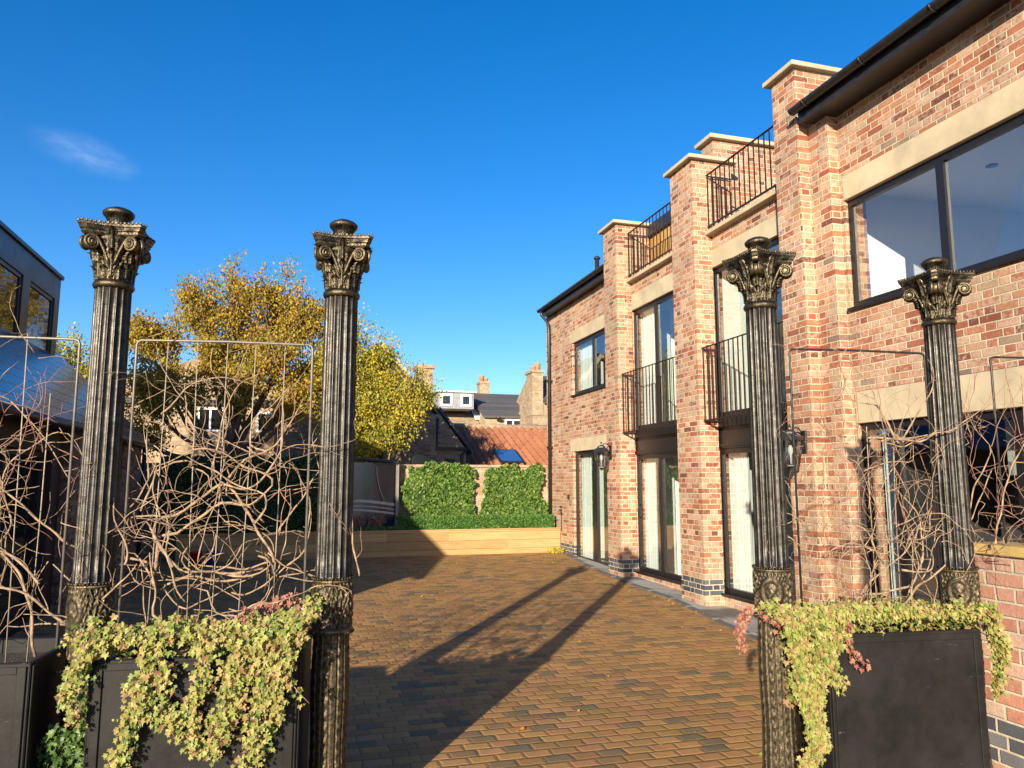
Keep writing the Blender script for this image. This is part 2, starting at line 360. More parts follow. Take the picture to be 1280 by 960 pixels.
M['darkwall']=simple('dark_interior_paint',(.05,.05,.055),.8,0,.1,3)
M['terracotta']=simple('chimney_pot',(.5,.2,.1),.8,0,.15,10)
M['redp']=simple('red_plastic',(.5,.02,.02),.4); M['bluep']=simple('blue_plastic',(.02,.06,.35),.4)
# ------------------------------------------------------------------ setting
def sheet(name,x0,x1,ys,zf,mat,dz=0,xs=None):
    mb=MB(); n=len(ys); vs=[]
    for y in ys: vs+= [(x0,y,zf(y)+dz),(x1,y,zf(y)+dz)]
    mb.add(vs,[(2*i,2*i+1,2*i+3,2*i+2) for i in range(n-1)])
    return ob(name,mb,mat,kind='structure')
def gz(y): return -.08 if y<7 else min(.13,-.08+(y-7)*.0235)
YS=[-6,2,7,8,9,10,11,12,13,14,15,16,17.1]
sheet('courtyard_paving',-3.3,5.9,YS,gz,M['paver'],0)
mb=MB(); mb.add([(-400,-400,-.12),(400,-400,-.12),(400,1200,-.12),(-400,1200,-.12)],[(0,1,2,3)]); ob('ground',mb,M['tarmac'],kind='structure')
# sett strip and kerb along the brick house
mb=MB(); L=[(5.2,7.0),(5.22,7.9),(5.42,9.6),(5.5,10.2),(5.51,12.4),(5.62,13.6),(5.86,15.6),(5.87,16.25)]
vs=[];fs=[]
for x,y in L: vs+=[(x,y,gz(y)+.006),(6.0,y,gz(y)+.006)]
mb.add(vs,[(2*i,2*i+1,2*i+3,2*i+2) for i in range(len(L)-1)]); ob('sett_strip',mb,M['strip'],kind='structure')
mb=MB()
for (x0,y0),(x1,y1) in zip(L[:-2],L[1:-1]):
    m=max(1,int((y1-y0)/.6))
    for k in range(m):
        a=k/m;b=(k+1)/m-.012/(y1-y0)
        xa,ya,xb,yb=x0+(x1-x0)*a,y0+(y1-y0)*a,x0+(x1-x0)*b,y0+(y1-y0)*b
        P=[(xa-.1,ya),(xa,ya),(xb,yb),(xb-.1,yb)]; z=gz(ya)
        mb.add([(p[0],p[1],zz) for zz in(z-.05,z+.022) for p in P],[(3,2,1,0),(4,5,6,7),(0,1,5,4),(1,2,6,5),(2,3,7,6),(3,0,4,7)])
ob('kerb',mb,M['kerb'],kind='structure')
# ------------------------------------------------------------------ brick house
W=5.9
house=thing('brick_house','long reclaimed-brick house with stone lintels, black-framed glazing and three brick piers','house',(W,10,0))
def wallgrid(mb,y0,y1,z0,z1,ops,xa,xb):
    ys=sorted({y0,y1,*[v for o in ops for v in o[:2] if y0<v<y1]}); zs=sorted({z0,z1,*[v for o in ops for v in o[2:] if z0<v<z1]})
    ny,nz=len(ys)-1,len(zs)-1
    def solid(i,j):
        if i<0 or j<0 or i>=ny or j>=nz: return None
        cy=(ys[i]+ys[i+1])/2;cz=(zs[j]+zs[j+1])/2
        return not any(o[0]<cy<o[1] and o[2]<cz<o[3] for o in ops)
    for i in range(ny):
        for j in range(nz):
            if not solid(i,j): continue
            a,b,c,d=ys[i],ys[i+1],zs[j],zs[j+1]
            mb.add([(xa,a,c),(xa,b,c),(xa,b,d),(xa,a,d)],[(0,3,2,1)]); mb.add([(xb,a,c),(xb,b,c),(xb,b,d),(xb,a,d)],[(0,1,2,3)])
            if solid(i-1,j) is not True: mb.add([(xa,a,c),(xb,a,c),(xb,a,d),(xa,a,d)],[(0,1,2,3)])
            if solid(i+1,j) is not True: mb.add([(xa,b,c),(xb,b,c),(xb,b,d),(xa,b,d)],[(3,2,1,0)])
            if solid(i,j-1) is not True: mb.add([(xa,a,c),(xb,a,c),(xb,b,c),(xa,b,c)],[(3,2,1,0)])
            if solid(i,j+1) is not True: mb.add([(xa,a,d),(xb,a,d),(xb,b,d),(xa,b,d)],[(0,1,2,3)])
mb=MB()
wallgrid(mb,12.75,17.0,-.2,5.82,[(13.15,15.45,3.58,5.08),(13.15,15.45,0.0,2.66)],W,W+.3)
wallgrid(mb,9.9,12.45,-.2,5.38,[(10.22,12.38,0.12,5.17)],W,W+.3)
wallgrid(mb,7.3,9.9,-.2,5.38,[(7.54,9.62,0.12,5.17)],W,W+.3)
wallgrid(mb,2.0,7.3,-.2,6.02,[(2.4,6.76,3.6,5.18),(3.2,6.76,0.0,2.70)],W,W+.3)
# far gable and return walls
mb.box(W+.003,12.5,17.0,17.25,-.2,5.8); mb.box(12.2,12.5,2,17,-.2,5.3)
mb.box(W+.3,12.2,12.5,12.75,-.2,5.3)
ob('wall',mb,M['brickp'],house)
mb=MB(); mb.box(6.15,8.8,9.83,10.16,5.3,7.08); ob('parapet_wall',mb,M['brick'],house)
mb=MB(); mb.box(6.07,8.88,9.75,10.24,7.082,7.15,.006); ob('coping',mb,M['stone'],house)
mb=MB(); mb.box(6.32,8.6,10.8,13.05,5.42,6.30); ob('timber_screen',mb,M['clad'],house)
mb=MB(); mb.box(6.25,8.7,10.7,13.12,6.302,6.52,.005); ob('fascia',mb,M['zinc'],house)
def stepped(name,xo,ya,yb,ztop,step=True,xr=6.28):
    mb=MB(); mb.box(xo,W-.002,ya,yb,-.2,ztop); 
    mb.box(W-.002,xr,ya,yb,5.3,ztop)
    p=ob('brick_pier',mb,M['brickp'],house)
    m2=MB(); m2.box(xo-.08,xr+.07,ya-.08,yb+.08,ztop+.002,ztop+.062,.006); ob('pier_cap',m2,M['stone'],house,p)
    return p
stepped('a',5.6,12.34,12.92,6.50); stepped('b',5.6,9.55,10.22,6.56); pd=stepped('d',5.6,7.12,7.55,6.66)
mb=MB(); mb.box(5.76,W-.004,6.80,7.118,-.2,5.95); ob('pilaster',mb,M['brickp'],house)
# lintels
mb=MB()
def lintel(y0,y1,z0,z1):
    m=MB(); m.box(W-.008,W+.16,y0,y1,z0,z1,.004); ob('stone_lintel',m,M['stone'],house)
lintel(13.155,15.6,4.80,5.078); lintel(13.155,15.6,2.375,2.655); lintel(10.225,12.375,4.86,5.165); lintel(7.545,9.615,4.89,5.165)
lintel(2.3,4.4,4.89,5.175);lintel(4.404,6.755,4.89,5.175); lintel(2.9,6.755,2.35,2.695)
# terrace copings
for y0,y1 in((10.225,12.335),(7.555,9.545)):
    m=MB(); m.box(5.79,6.35,y0,y1,5.382,5.445,.005); ob('coping',m,M['stone'],house)
# glazing
def glazing(name,y0,y1,z0,z1,mull,x=W+.05,fw=.055,handle=None,sill=True):
    d=.06; m=MB()
    m.box(x,x+d,y0,y1,z1-fw*1.3,z1); m.box(x,x+d,y0,y1,z0,z0+fw*1.3)
    m.box(x,x+d,y0,y0+fw,z0+fw*1.3,z1-fw*1.3); m.box(x,x+d,y1-fw,y1,z0+fw*1.3,z1-fw*1.3)
    ed=[y0+fw]
    for a,w in mull:
        m.box(x-.004,x+d,a-w/2,a+w/2,z0+fw*1.3,z1-fw*1.3); ed+=[a-w/2,a+w/2]
    ed.append(y1-fw)
    f=ob(name,m,M['frame'],house)
    for i in range(0,len(ed),2):
        g=MB(); g.add([(x+.028,ed[i],z0+fw*1.3),(x+.028,ed[i+1],z0+fw*1.3),(x+.028,ed[i+1],z1-fw*1.3),(x+.028,ed[i],z1-fw*1.3)],[(0,3,2,1)]); ob('pane',g,M['glass'],house,f)
    if handle:
        h=MB(); h.tube([(x-.005,handle,z0+.93),(x-.05,handle,z0+.95),(x-.05,handle,z0+1.15),(x-.005,handle,z0+1.17)],.011,8); ob('handle',h,M['black'],house,f)
    if sill:
        s=MB(); s.box(x-.1,x+d,y0-.0,y1+.0,z0-.035,z0-.002,.004); ob('sill',s,M['frame'],house,f)
    return f
glazing('window',13.16,15.45,3.62,4.795,[(14.35,.09)])
glazing('glazed_door',13.16,15.45,.06,2.37,[(14.35,.2)])
glazing('window',10.23,12.375,2.65,4.855,[(11.5,.09)],sill=False)
glazing('glazed_door',10.23,12.375,.16,2.19,[(11.47,.11)],handle=12.26)
glazing('window',7.55,9.615,2.65,4.885,[(8.45,.09)],sill=False)
glazing('glazed_door',7.55,9.615,.16,2.19,[(8.4,.1)])
glazing('window',2.41,6.755,3.635,4.885,[(5.5,.09),(4.0,.09)])
glazing('glazed_door',3.21,6.755,.05,2.345,[(6.28,.09),(4.9,.12)],handle=6.15)
for y0,y1 in((10.225,12.375),(7.545,9.612)):
    m=MB(); m.box(W+.03,W+.12,y0,y1,2.193,2.646); m.box(W+.0,W+.03,y0,y1,2.50,2.60); m.box(W+.015,W+.03,y0,y1,2.22,2.26); ob('spandrel_panel',m,M['frame'],house)
# railings
def railing(x,y0,y1,z0,z1,n,ret=W,curl=True):
    m=MB(); m.box(x-.018,x+.018,y0,y1,z1-.012,z1,.003); m.box(x-.012,x+.012,y0,y1,z0,z0+.022)
    for i in range(n):
        y=y0+.02+(y1-y0-.04)*i/(n-1); m.box(x-.007,x+.007,y-.007,y+.007,z0+.02,z1-.01)
    for y in(y0+.012,y1-.012):
        m.box(x,ret,y-.009,y+.009,z1-.028,z1-.012); m.box(x,ret,y-.009,y+.009,z0,z0+.02)
        for k in range(1,int((ret-x)/.1)+1):
            if x+k*.1<ret-.03: m.box(x+k*.1-.006,x+k*.1+.006,y-.006,y+.006,z0+.02,z1-.02)
    return m
for y0,y1 in((10.26,12.31),(7.58,9.52)):
    ob('juliet_balcony',railing(5.66,y0,y1,2.58,3.66,18),M['railing'],house)
    ob('terrace_railing',railing(5.83,y0,y1-.0,5.50,6.32,17,6.25),M['railing'],house)
    for y in (y0+.3,y1-.3):
        m=MB(); m.box(5.83,5.85,y-.012,y+.012,5.447,5.51); ob('railing_foot',m,M['railing'],house)
# roofs and eaves
def eave(y0,y1,ze,xe,xr,zr,name='slate_roof'):
    m=MB(); t=.05
    m.prism([(xe,ze),(xr,zr),(xr,zr+t),(xe,ze+t)],'y',y0,y1); r=ob(name,m,M['slate'],house)
    s=MB(); s.box(xe+.02,W-.003,y0+.01,y1-.01,ze-.16,ze-.145); s.box(xe+.005,xe+.03,y0,y1,ze-.17,ze-.005); ob('soffit',s,M['black'],house,r)
    g=MB(); pts=[];n=9
    for i in range(n): a=math.pi+math.pi*i/(n-1); pts.append((xe-.062+.062*math.cos(a),ze-.01+.062*math.sin(a)))
    pts=pts+[(xe-.062+.054*math.cos(math.pi+math.pi*(n-1-i)/(n-1)),ze-.01+.054*math.sin(math.pi+math.pi*(n-1-i)/(n-1))) for i in range(n)]
    g.prism(pts,'y',y0-.04,y1+.04)
    y=y0+.5
    while y<y1:
        g.tube([(xe-.062+.068*math.cos(a),y,ze-.01+.068*math.sin(a)) for a in [math.pi+math.pi*i/8 for i in range(9)]],.009,5); y+=.9
    for yy in(y0-.04,y1+.03): g.prism([(xe-.062+.06*math.cos(a),ze-.01+.06*math.sin(a)) for a in [math.pi+math.pi*i/8 for i in range(9)]],'y',yy,yy+.012)
    ob('gutter',g,M['black'],house,r); return r
eave(1.8,7.02,6.08,5.56,9.2,8.2); 
rf=eave(12.96,17.0,5.90,5.70,9.2,7.3)
m=MB(); m.prism([(9.2,7.3),(12.6,5.3),(12.6,5.25),(9.2,7.22)],'y',12.96,17.1); ob('slate_roof',m,M['slate'],house); m=MB(); m.prism([(9.2,8.2),(12.6,6),(12.6,5.9),(9.2,8.1)],'y',1.8,7.0); ob('slate_roof',m,M['slate'],house)
m=MB(); m.box(W+.3,12.2,7.3,12.9,5.25,5.3); ob('terrace_deck',m,M['kerb'],house)
for pl_,ya_,yb_ in (([(W,5.83),(9.2,7.28),(12.4,5.3)],12.98,13.1),([(W+.3,6.0),(9.2,8.08),(12.4,5.95)],7.0,7.1),([(W+.3,5.83),(9.2,7.28),(12.4,5.3)],17.0,17.1)):
    m=MB(); m.prism(pl_,'y',ya_,yb_); ob('gable',m,M['brick'],house)
m=MB(); m.tube([(6.3,14.9,5.9),(6.3,14.9,6.62)],.05,14); m.lathe([(.05,6.62),(.075,6.63),(.075,6.66),(.03,6.70)],14,(6.3,14.9)); ob('flue_pipe',m,M['railing'],house)
# downpipe at the far corner
m=MB(); m.tube([(5.64,16.85,5.84),(5.64,16.85,5.74),(5.81,16.85,5.55),(5.83,16.85,5.3),(5.83,16.85,.02)],.036,12)
for z in(.9,2.5,4.1): m.box(5.78,5.9,16.79,16.91,z,z+.05)
ob('downpipe',m,M['black'],house)
m=MB(); m.tube([(W,16.2,1.08),(W-.07,16.2,1.08),(W-.09,16.2,1.04)],.014,8); m.tube([(W-.05,16.2,1.12),(W-.05,16.2,1.16)],.008,6); m.box(W-.08,W-.02,16.17,16.23,1.155,1.17); m.tube([(W-.02,16.2,1.05),(W-.02,16.23,.8),(W-.02,16.2,.6)],.008,6); ob('outdoor_tap',m,M['railing'],house)
m=MB(); m.box(W-.04,W,15.7,15.76,1.33,1.43,.006); ob('wall_box',m,M['black'],house)
m=MB(); m.tube([(W-.01,16.4,.9),(W-.01,16.4,.2)],.01,6)
# interior: rooms with white walls behind the glass
m=MB(); X1=9.5
def room(y0,y1,z0,z1):
    m.box(X1,X1+.05,y0,y1,z0,z1); m.box(W+.3,X1,y0-.05,y0,z0,z1); m.box(W+.3,X1,y1,y1+.05,z0,z1)
    m.box(W+.3,X1,y0,y1,z1,z1+.04)
room(13.0,15.62,-.02,2.5);room(13.0,15.62,2.85,5.2);room(10.1,12.42,-.02,2.42);room(10.1,12.42,2.6,5.1)
room(7.45,9.68,-.02,2.42);room(7.45,9.68,2.6,5.1);room(2.1,6.95,2.85,5.1)
ob('interior_wall',m,M['white'],house)
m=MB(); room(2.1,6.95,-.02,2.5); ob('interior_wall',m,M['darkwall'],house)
m=MB(); m.box(6.5,6.54,4.75,5.5,1.78,2.3); ob('lit_patch_panel',m,M['panel'],house)  # pale box added to stand for the sunlit part of something inside
for y0,y1 in((13.0,15.6),(10.1,12.42),(7.45,9.68),(2.1,6.95)):
    for z in(-.05,2.55): m=MB(); m.box(W+.3,X1,y0,y1,z,z+.06); ob('interior_floor',m,M['floorin'],house)
def blind(y,z0,z1,x0=W+.18,x1=W+1.5,dy=.0):
    m=MB(); n=int((x1-x0)/.3)
    for i in range(n): m.box(x0+i*.3,x0+i*.3+.292,y-.02-dy,y-dy,z0,z1,.003)
    ob('wardrobe_panel',m,M['panel'],house)
blind(9.6,.06,2.3); blind(9.6,2.66,4.9); blind(12.35,.06,2.2,x1=W+.8); blind(12.35,2.66,4.9,x1=W+.9); blind(15.42,.06,2.3); blind(15.42,3.0,4.9)
# pleated white curtains beside the openings
def curtain(x,ya,yb,z0,z1):
    m=MB(); n=int(abs(yb-ya)/.012)+1; vs=[]
    for i in range(n+1):
        y=ya+(yb-ya)*i/n; xx=x+.022*math.sin(i*.9)+.008*math.sin(i*2.3)
        vs+=[(xx,y,z0),(xx,y,z1)]
    m.add(vs,[(2*i,2*i+2,2*i+3,2*i+1) for i in range(n)],True); ob('curtain',m,M['panel'],house)
curtain(W+.2,15.35,14.75,3.0,4.8); curtain(W+.2,13.9,13.5,3.0,4.8); curtain(W+.2,15.35,14.9,.05,2.36); curtain(W+.2,13.95,13.3,.05,2.36)
curtain(W+.2,12.3,11.85,2.66,4.84); curtain(W+.2,12.3,11.9,.08,2.18); curtain(W+.2,9.5,9.1,.08,2.18); curtain(W+.2,8.2,7.65,.08,2.18)
curtain(W+.25,6.68,6.45,.08,2.33)
m=MB(); m.box(W+.9,W+1.7,10.5,11.3,.72,.76); 
for dx in(.05,.7):
    for dy in(.05,.7): m.box(W+.9+dx,W+.95+dx,10.5+dy,10.55+dy,0,.72)
ob('table',m,M['timber'],None); t_=bpy.data.objects['table']; tag(t_,'pale timber table standing inside behind the double glazed door between the piers','table')
for (a,b) in((W+1.2,5.9),(W+1.4,4.2)):
    m=MB(); m.lathe([(.05,5.088),(.06,5.092),(.06,5.1)],16,(a,b)); ob('ceiling_spotlight',m,M['rod'],house)
# ------------------------------------------------------------------ wall lanterns
def lantern():
    t=thing('wall_lantern','','lantern')
    m=MB(); m.box(.0,.02,-.045,.045,-.12,.14,.004); ob('back_plate',m,M['black'],t)   # +x is the wall side, x=0 at wall, lantern at -x
    m=MB(); m.tube([(0,0,.1),(-.06,0,.17),(-.13,0,.17),(-.17,0,.10)],.009,8); ob('bracket',m,M['black'],t); m=MB(); m.tube([(0,0,-.08),(-.06,0,-.13),(-.10,0,-.16)],.008,8); ob('bracket',m,M['black'],t)
    c=-.175; m=MB()
    # roof: 6-sided two-tier
    def hexr(prof):
        vs=[];n=6
        for r,z in prof:
            for k in range(n): a=math.pi/6+2*math.pi*k/n; vs.append((c+r*math.cos(a),r*math.sin(a),z))
        fs=[(i*n+k,i*n+(k+1)%n,(i+1)*n+(k+1)%n,(i+1)*n+k) for i in range(len(prof)-1) for k in range(n)]+[tuple(range(n))[::-1],tuple(range((len(prof)-1)*n,len(prof)*n))]
        m.add(vs,fs)
    hexr([(.15,.02),(.155,.03),(.12,.075),(.075,.10),(.07,.12),(.03,.145),(.012,.15),(.01,.17),(.018,.185),(.004,.21)]); ob('lantern_roof',m,M['black'],t)
    m=MB()
    for k in range(6):
        a=math.pi/6+math.pi/3*k; m.tube([(c+.13*math.cos(a),.13*math.sin(a),.02),(c+.085*math.cos(a),.085*math.sin(a),-.27)],.007,6)
    hexr([(.086,-.275),(.095,-.27),(.095,-.255),(.02,-.25)]) ; hexr([(.01,-.32),(.03,-.30),(.035,-.276),(.02,-.272)]); ob('lantern_frame',m,M['black'],t)
    m=MB(); n=6; vs=[(c+r*math.cos(math.pi/6+math.pi/3*k),r*math.sin(math.pi/6+math.pi/3*k),z) for r,z in((.081,-.25),(.126,.018)) for k in range(n)]
    m.add(vs,[(k,(k+1)%n,(k+1)%n+n,k+n) for k in range(n)]); ob('lantern_glass',m,M['lampglass'],t)
    m=MB(); m.lathe([(.012,-.24),(.012,-.14),(.028,-.11),(.03,-.07),(.012,-.03)],14,(c,0)); ob('bulb',m,M['upvc'],t)
    return t
la=lantern(); la['label']='black wall lantern on the far brick pier, beside the farthest glazed door'; la['group']='black lanterns on the brick piers'
lb=copy_tree(la); lb['label']='black wall lantern on the near brick pier, partly behind the right gate post'
la.location=(5.58,12.72,2.24); lb.location=(5.58,7.26,2.16)
# ------------------------------------------------------------------ iron columns
def acanthus(m,ang,r0,z0,h,w,out,curl=.035,lobes=4,thick=.0035):
    # grid leaf that rises along the bell and curls outwards at the tip
    nu,nv=9,14; ca,sa=math.cos(ang),math.sin(ang); top=[];bot=[]
    for j in range(nv+1):
        t=j/nv
        zc=z0+h*(t if t<.8 else .8+.2*math.sin((t-.8)/.2*math.pi*.62))
        rr=r0+out*t**2.2+(curl*((t-.7)/.3)**1.6 if t>.7 else 0)
        ww=w*(.62+.55*math.sin(math.pi*min(1,t*1.02))**.8)*(1 if t<.8 else max(.15,1-((t-.8)/.2)**2*.8))
        ww*=1+.16*math.sin(t*lobes*2*math.pi)
        for i in range(nu+1):
            s=(i/nu-.5)*2; x=ww*.5*s; rel=.006*math.cos(s*math.pi*2.5)+.007*(1-abs(s))-.010*s*s
            top.append((ca*(rr+rel)-sa*x,sa*(rr+rel)+ca*x,zc)); bot.append((ca*(rr+rel-thick-.004)-sa*x,sa*(rr+rel-thick-.004)+ca*x,zc-thick*.5))
    K=nu+1; F=[]; o=len(top)
    for j in range(nv):
        for i in range(nu):
            a=j*K+i; F.append((a,a+1,a+K+1,a+K)); F.append((a+o,a+K+o,a+K+1+o,a+1+o))
    for j in range(nv): F.append((j*K,(j+1)*K,(j+1)*K+o,j*K+o)); F.append((j*K+nu,j*K+nu+o,(j+1)*K+nu+o,(j+1)*K+nu))
    F.append(tuple([nv*K+i for i in range(K)]+[nv*K+i+o for i in range(K)][::-1]))
    m.add(top+bot,F,True)
def column():
    t=thing('cast_iron_column','','column')
    rnd=random.Random(3)
    NF=16
    def flute(depth,n=NF,p=.6):
        def f(a,z,r):
            s=abs(math.sin(a*n/2)); return r-depth*(s**p)
        return f
    n=NF*12
    m=MB(); prof=[(.079,1.30)]+[(.079-.004*k/12,1.305+1.255*k/12) for k in range(13)]+[(.0745,2.572),(.076,2.576)]
    m.lathe(prof,n,rf=lambda a,z,r:flute(.0105)(a,z,r) if 1.304<z<2.565 else r); ob('fluted_shaft',m,M['bronze'],t)
    # base plate, lower shaft
    m=MB(); m.lathe([(.13,.16),(.13,.24),(.125,.255),(.105,.27),(.11,.29),(.098,.31),(.088,.33),(.085,.35)],48); ob('base',m,M['gilt'],t)
    m=MB(); prof=[(.080+.003*math.cos(k/40*3.1),.34+.73*k/120) for k in range(121)]
    def low(a,z,r):
        k=int((a/(2*math.pi))*16); q=math.sin(a*8)**2
        leaf=.0035*math.sin(z*120+ (k%2)*1.6)*(1 if k%2 else 0.25)
        return r-.007*(abs(math.sin(a*8))**.8<.45)*1.0+leaf*q
    m.lathe(prof,192,rf=low); ob('lower_shaft',m,M['gilt'],t)
    # decorated collar
    m=MB(); prof=[(.083,1.06),(.092,1.066),(.094,1.075),(.090,1.083),(.086,1.09)]+[(.0865,1.09+.19*k/56) for k in range(1,57)]+[(.088,1.283),(.090,1.29)]
    def relief(a,z,r):
        if z<1.092 or z>1.278: return r
        u=a*4/math.pi; cu=(u%2)-1; cz=(z-1.185)/.075
        d=math.hypot(cu*1.15,cz); med=0
        if int(u//2)%2==0:
            med=.006*max(0,math.cos((d-.78)*7)) if .5<d<1.0 else (.008*max(0,1-d*1.8) +.002*math.sin(cu*14)*math.cos(cz*11) if d<=.5 else .003*math.sin(a*30)*math.sin(z*160))
        else: med=.0035*math.sin(a*26+math.sin(z*60)*1.6)+.0035*math.cos(z*150+math.sin(a*18)*2)
        return r+med
    m.lathe(prof,256,rf=relief)
    for zz,rr,nb in((1.297,.0905,40),(1.066,.0935,44)):
        for k in range(nb):
            a=2*math.pi*k/nb; c=Vector((rr*math.cos(a),rr*math.sin(a),zz)); r_=.0062
            vs=[];  
            for i in range(1,4):
                for j in range(6): th=math.pi*i/4;ph=2*math.pi*j/6; vs.append(c+Vector((math.sin(th)*math.cos(ph),math.sin(th)*math.sin(ph),math.cos(th)))*r_)
            vs+= [c+Vector((0,0,r_)),c-Vector((0,0,r_))]
            F=[(i*6+j,i*6+(j+1)%6,(i+1)*6+(j+1)%6,(i+1)*6+j) for i in range(2) for j in range(6)]+[(18,(j+1)%6,j) for j in range(6)]+[(19,12+j,12+(j+1)%6) for j in range(6)]
            m.add(vs,F,True)
    ob('collar',m,M['gilt'],t)
    # capital
    m=MB(); m.lathe([(.075,2.566),(.082,2.572),(.0855,2.582),(.082,2.592),(.078,2.596),(.077,2.602)],64)
    m.lathe([(.072,2.60),(.071,2.64),(.073,2.68),(.080,2.73),(.094,2.775),(.102,2.79)],64,rf=lambda a,z,r:r+.0015*math.sin(a*32))
    for k in range(8): acanthus(m,math.pi/8+math.pi/4*k,.0725,2.60,.062,.050,.007,.017)
    for k in range(8): acanthus(m,math.pi/4*k,.0725,2.612,.105 if k%2 else .12,.048,.016,.024)
    for k in range(4):
        # face centre anthemion
        acanthus(m,math.pi/2*k,.085,2.69,.135,.045,.030,.018,5)
        ang=math.pi/4+math.pi/2*k
        for sg in(-1,1):
            # volute spiral standing under the corner of the abacus
            a2=ang+sg*.24; d=Vector((math.cos(ang),math.sin(ang),0)); side=Vector((-math.sin(ang),math.cos(ang),0))
            c=d*.128+Vector((0,0,2.752)); pts=[];rs=[]
            dirn=(d+side*sg*-.28).normalized()
            base=Vector((math.cos(a2+sg*.42)*.082,math.sin(a2+sg*.42)*.082,2.665))
            top=c+dirn*(-.012)+Vector((0,0,.031))+side*sg*.022
            for q in range(9):
                s=q/8; p=base*(1-s)**2+ (base*.5+top*.5+Vector((0,0,.028)))*2*s*(1-s)+top*s*s; pts.append(p); rs.append(.0065+.002*s)
            for q in range(1,34):
                th=math.pi/2-q*.42; rr=.031*(1-q/40); pts.append(c+dirn*(rr*math.cos(th)-.012*0)+Vector((0,0,rr*math.sin(th)))+side*sg*(.022+.008*q/33)); rs.append(.0082*(1-q/60))
            m.tube(pts,rs,7)
            m.tube([c+side*sg*.012,c+side*sg*.034],.009,10)
        m.tube([d*.125+Vector((0,0,2.752))+side*-.02,d*.125+Vector((0,0,2.752))+side*.02],.028,16)
        acanthus(m,ang,.098,2.675,.055,.04,.014,.02)
    ob('capital',m,M['cap'],t)
    # abacus: concave sides, cut corners, three mouldings with a beaded rim
    def aba(s,n=9):
        pts=[]
        for k in range(4):
            a0=math.pi/4+math.pi/2*k
            c0=Vector((math.cos(a0),math.sin(a0)))*.178*s; tv=Vector((-math.sin(a0),math.cos(a0)))*.013
            a1=a0+math.pi/2; c1=Vector((math.cos(a1),math.sin(a1)))*.178*s; tv1=Vector((-math.sin(a1),math.cos(a1)))*.013
            p0=c0+tv;p1=c1-tv1; nm=-(p0+p1).normalized()
            for i in range(n+1):
                q=i/n; pts.append(p0*(1-q)+p1*q+nm*.022*math.sin(math.pi*q))
        return pts
    m=MB(); prof=[(.84,2.788),(.90,2.796),(.90,2.806),(.94,2.81),(.97,2.824),(1.0,2.828),(1.0,2.838)]
    rings=[aba(s) for s,z in prof]; n=len(rings[0]); vs=[(p.x,p.y,z) for (s,z),rg in zip(prof,rings) for p in rg]
    m.add(vs,[(i*n+k,i*n+(k+1)%n,(i+1)*n+(k+1)%n,(i+1)*n+k) for i in range(len(prof)-1) for k in range(n)]+[tuple(range(n))[::-1],tuple(range((len(prof)-1)*n,len(prof)*n))])
    rim=aba(.985,14)
    for p in rim: m.box(p.x-.0055,p.x+.0055,p.y-.0055,p.y+.0055,2.836,2.848,.002)
    ob('abacus',m,M['cap'],t)
    m=MB(); m.lathe([(.062,2.838),(.060,2.846),(.047,2.852),(.045,2.862),(.047,2.885),(.055,2.902),(.062,2.908),(.066,2.915),(.066,2.924),(.060,2.930),(.056,2.934),(.036,2.944),(.01,2.948)],72,rf=lambda a,z,r:r-(.003*abs(math.sin(a*14)) if 2.855<z<2.903 else 0)); ob('finial',m,M['cap'],t)
    return t
C=[(-.805,3.61),(.183,3.49),(2.26,3.22),(3.28,3.11)]
CL=['black and gilt fluted iron column at the far left, beside the slate-roofed building','black fluted iron column left of the gateway, in front of the autumn tree',
 'gilt-worn fluted iron column right of the gateway, its full lower shaft in view','fluted iron column at the far right, against the brick wall and big window']
c0=column(); cols=[c0]+[copy_tree(c0) for _ in range(3)]
rots=[R(1),R(-4),R(4),R(-3)]
HS=[1,1,1.008,.99]
for c,(x,y),l,r,hs in zip(cols,C,CL,rots,HS):
    c.location=(x,y,0);c.rotation_euler=(0,0,r);c.scale=(1,1,hs);c['label']=l;c['group']='cast iron columns of the gateway'
# ------------------------------------------------------------------ planters, frames, vines, ivy
def gate_frame(c1,c2):
    e=Vector((c2[0]-c1[0],c2[1]-c1[1],0)).normalized(); n=Vector((-e.y,e.x,0)); mid=Vector(((c1[0]+c2[0])/2,(c1[1]+c2[1])/2,0))
    return mid,e,n
GL=gate_frame(C[0],C[1]); GR=gate_frame(C[2],C[3])
G0=(GL[0]-GL[1]*1.01,GL[1],GL[2]); G5=(GR[0]+GR[1]*1.2,GR[1],GR[2])
G0=(GL[0]-GL[1]*.995,)+GL[1:]
def planter(G,label,h=1.03,w=.39,d=.26,bottom=.21):
    mid,e,n=G; rz=math.atan2(e.y,e.x)
    t=thing('planter_box',label,'planter',(mid.x,mid.y,bottom),rz,'tall dark planters of the gateway')
    t['_o']=[0,0,0]; H=h-bottom
    m=MB(); th=.025
    m.box(-w,w,-d,-d+th,0,H,.004); m.box(-w,w,d-th,d,0,H,.004); m.box(-w,-w+th,-d+th,d-th,0,H,.004); m.box(w-th,w,-d+th,d-th,0,H,.004)
    ob('panel',m,M['planter'],t)
    m=MB(); m.box(-w+.012,-w+.045,-d-.008,-d-.001,0.01,H-.012,.002); m.box(w-.045,w-.012,-d-.008,-d-.001,0.01,H-.012,.002); m.box(-w+.046,w-.046,-d-.006,-d-.001,H-.04,H-.012,.002); m.box(-w-.008,-w-.001,-d+.01,-d+.05,0,H-.01,.002); m.box(w+.001,w+.008,-d+.01,-d+.05,0,H-.01,.002)
    ob('trim',m,M['planter'],t)
    m=MB(); m.box(-w+th,w-th,-d+th,d-th,H-.14,H-.06); ob('soil',m,M['soil'],t)
    return t
planter(GL,'dark grey planter between the two left columns, ivy hanging over its front')
planter(GR,'black planter with a bare scuffed front, to the right of the gateway')
planter(G0,'dark planter at the left edge of the picture, left of the leftmost column')
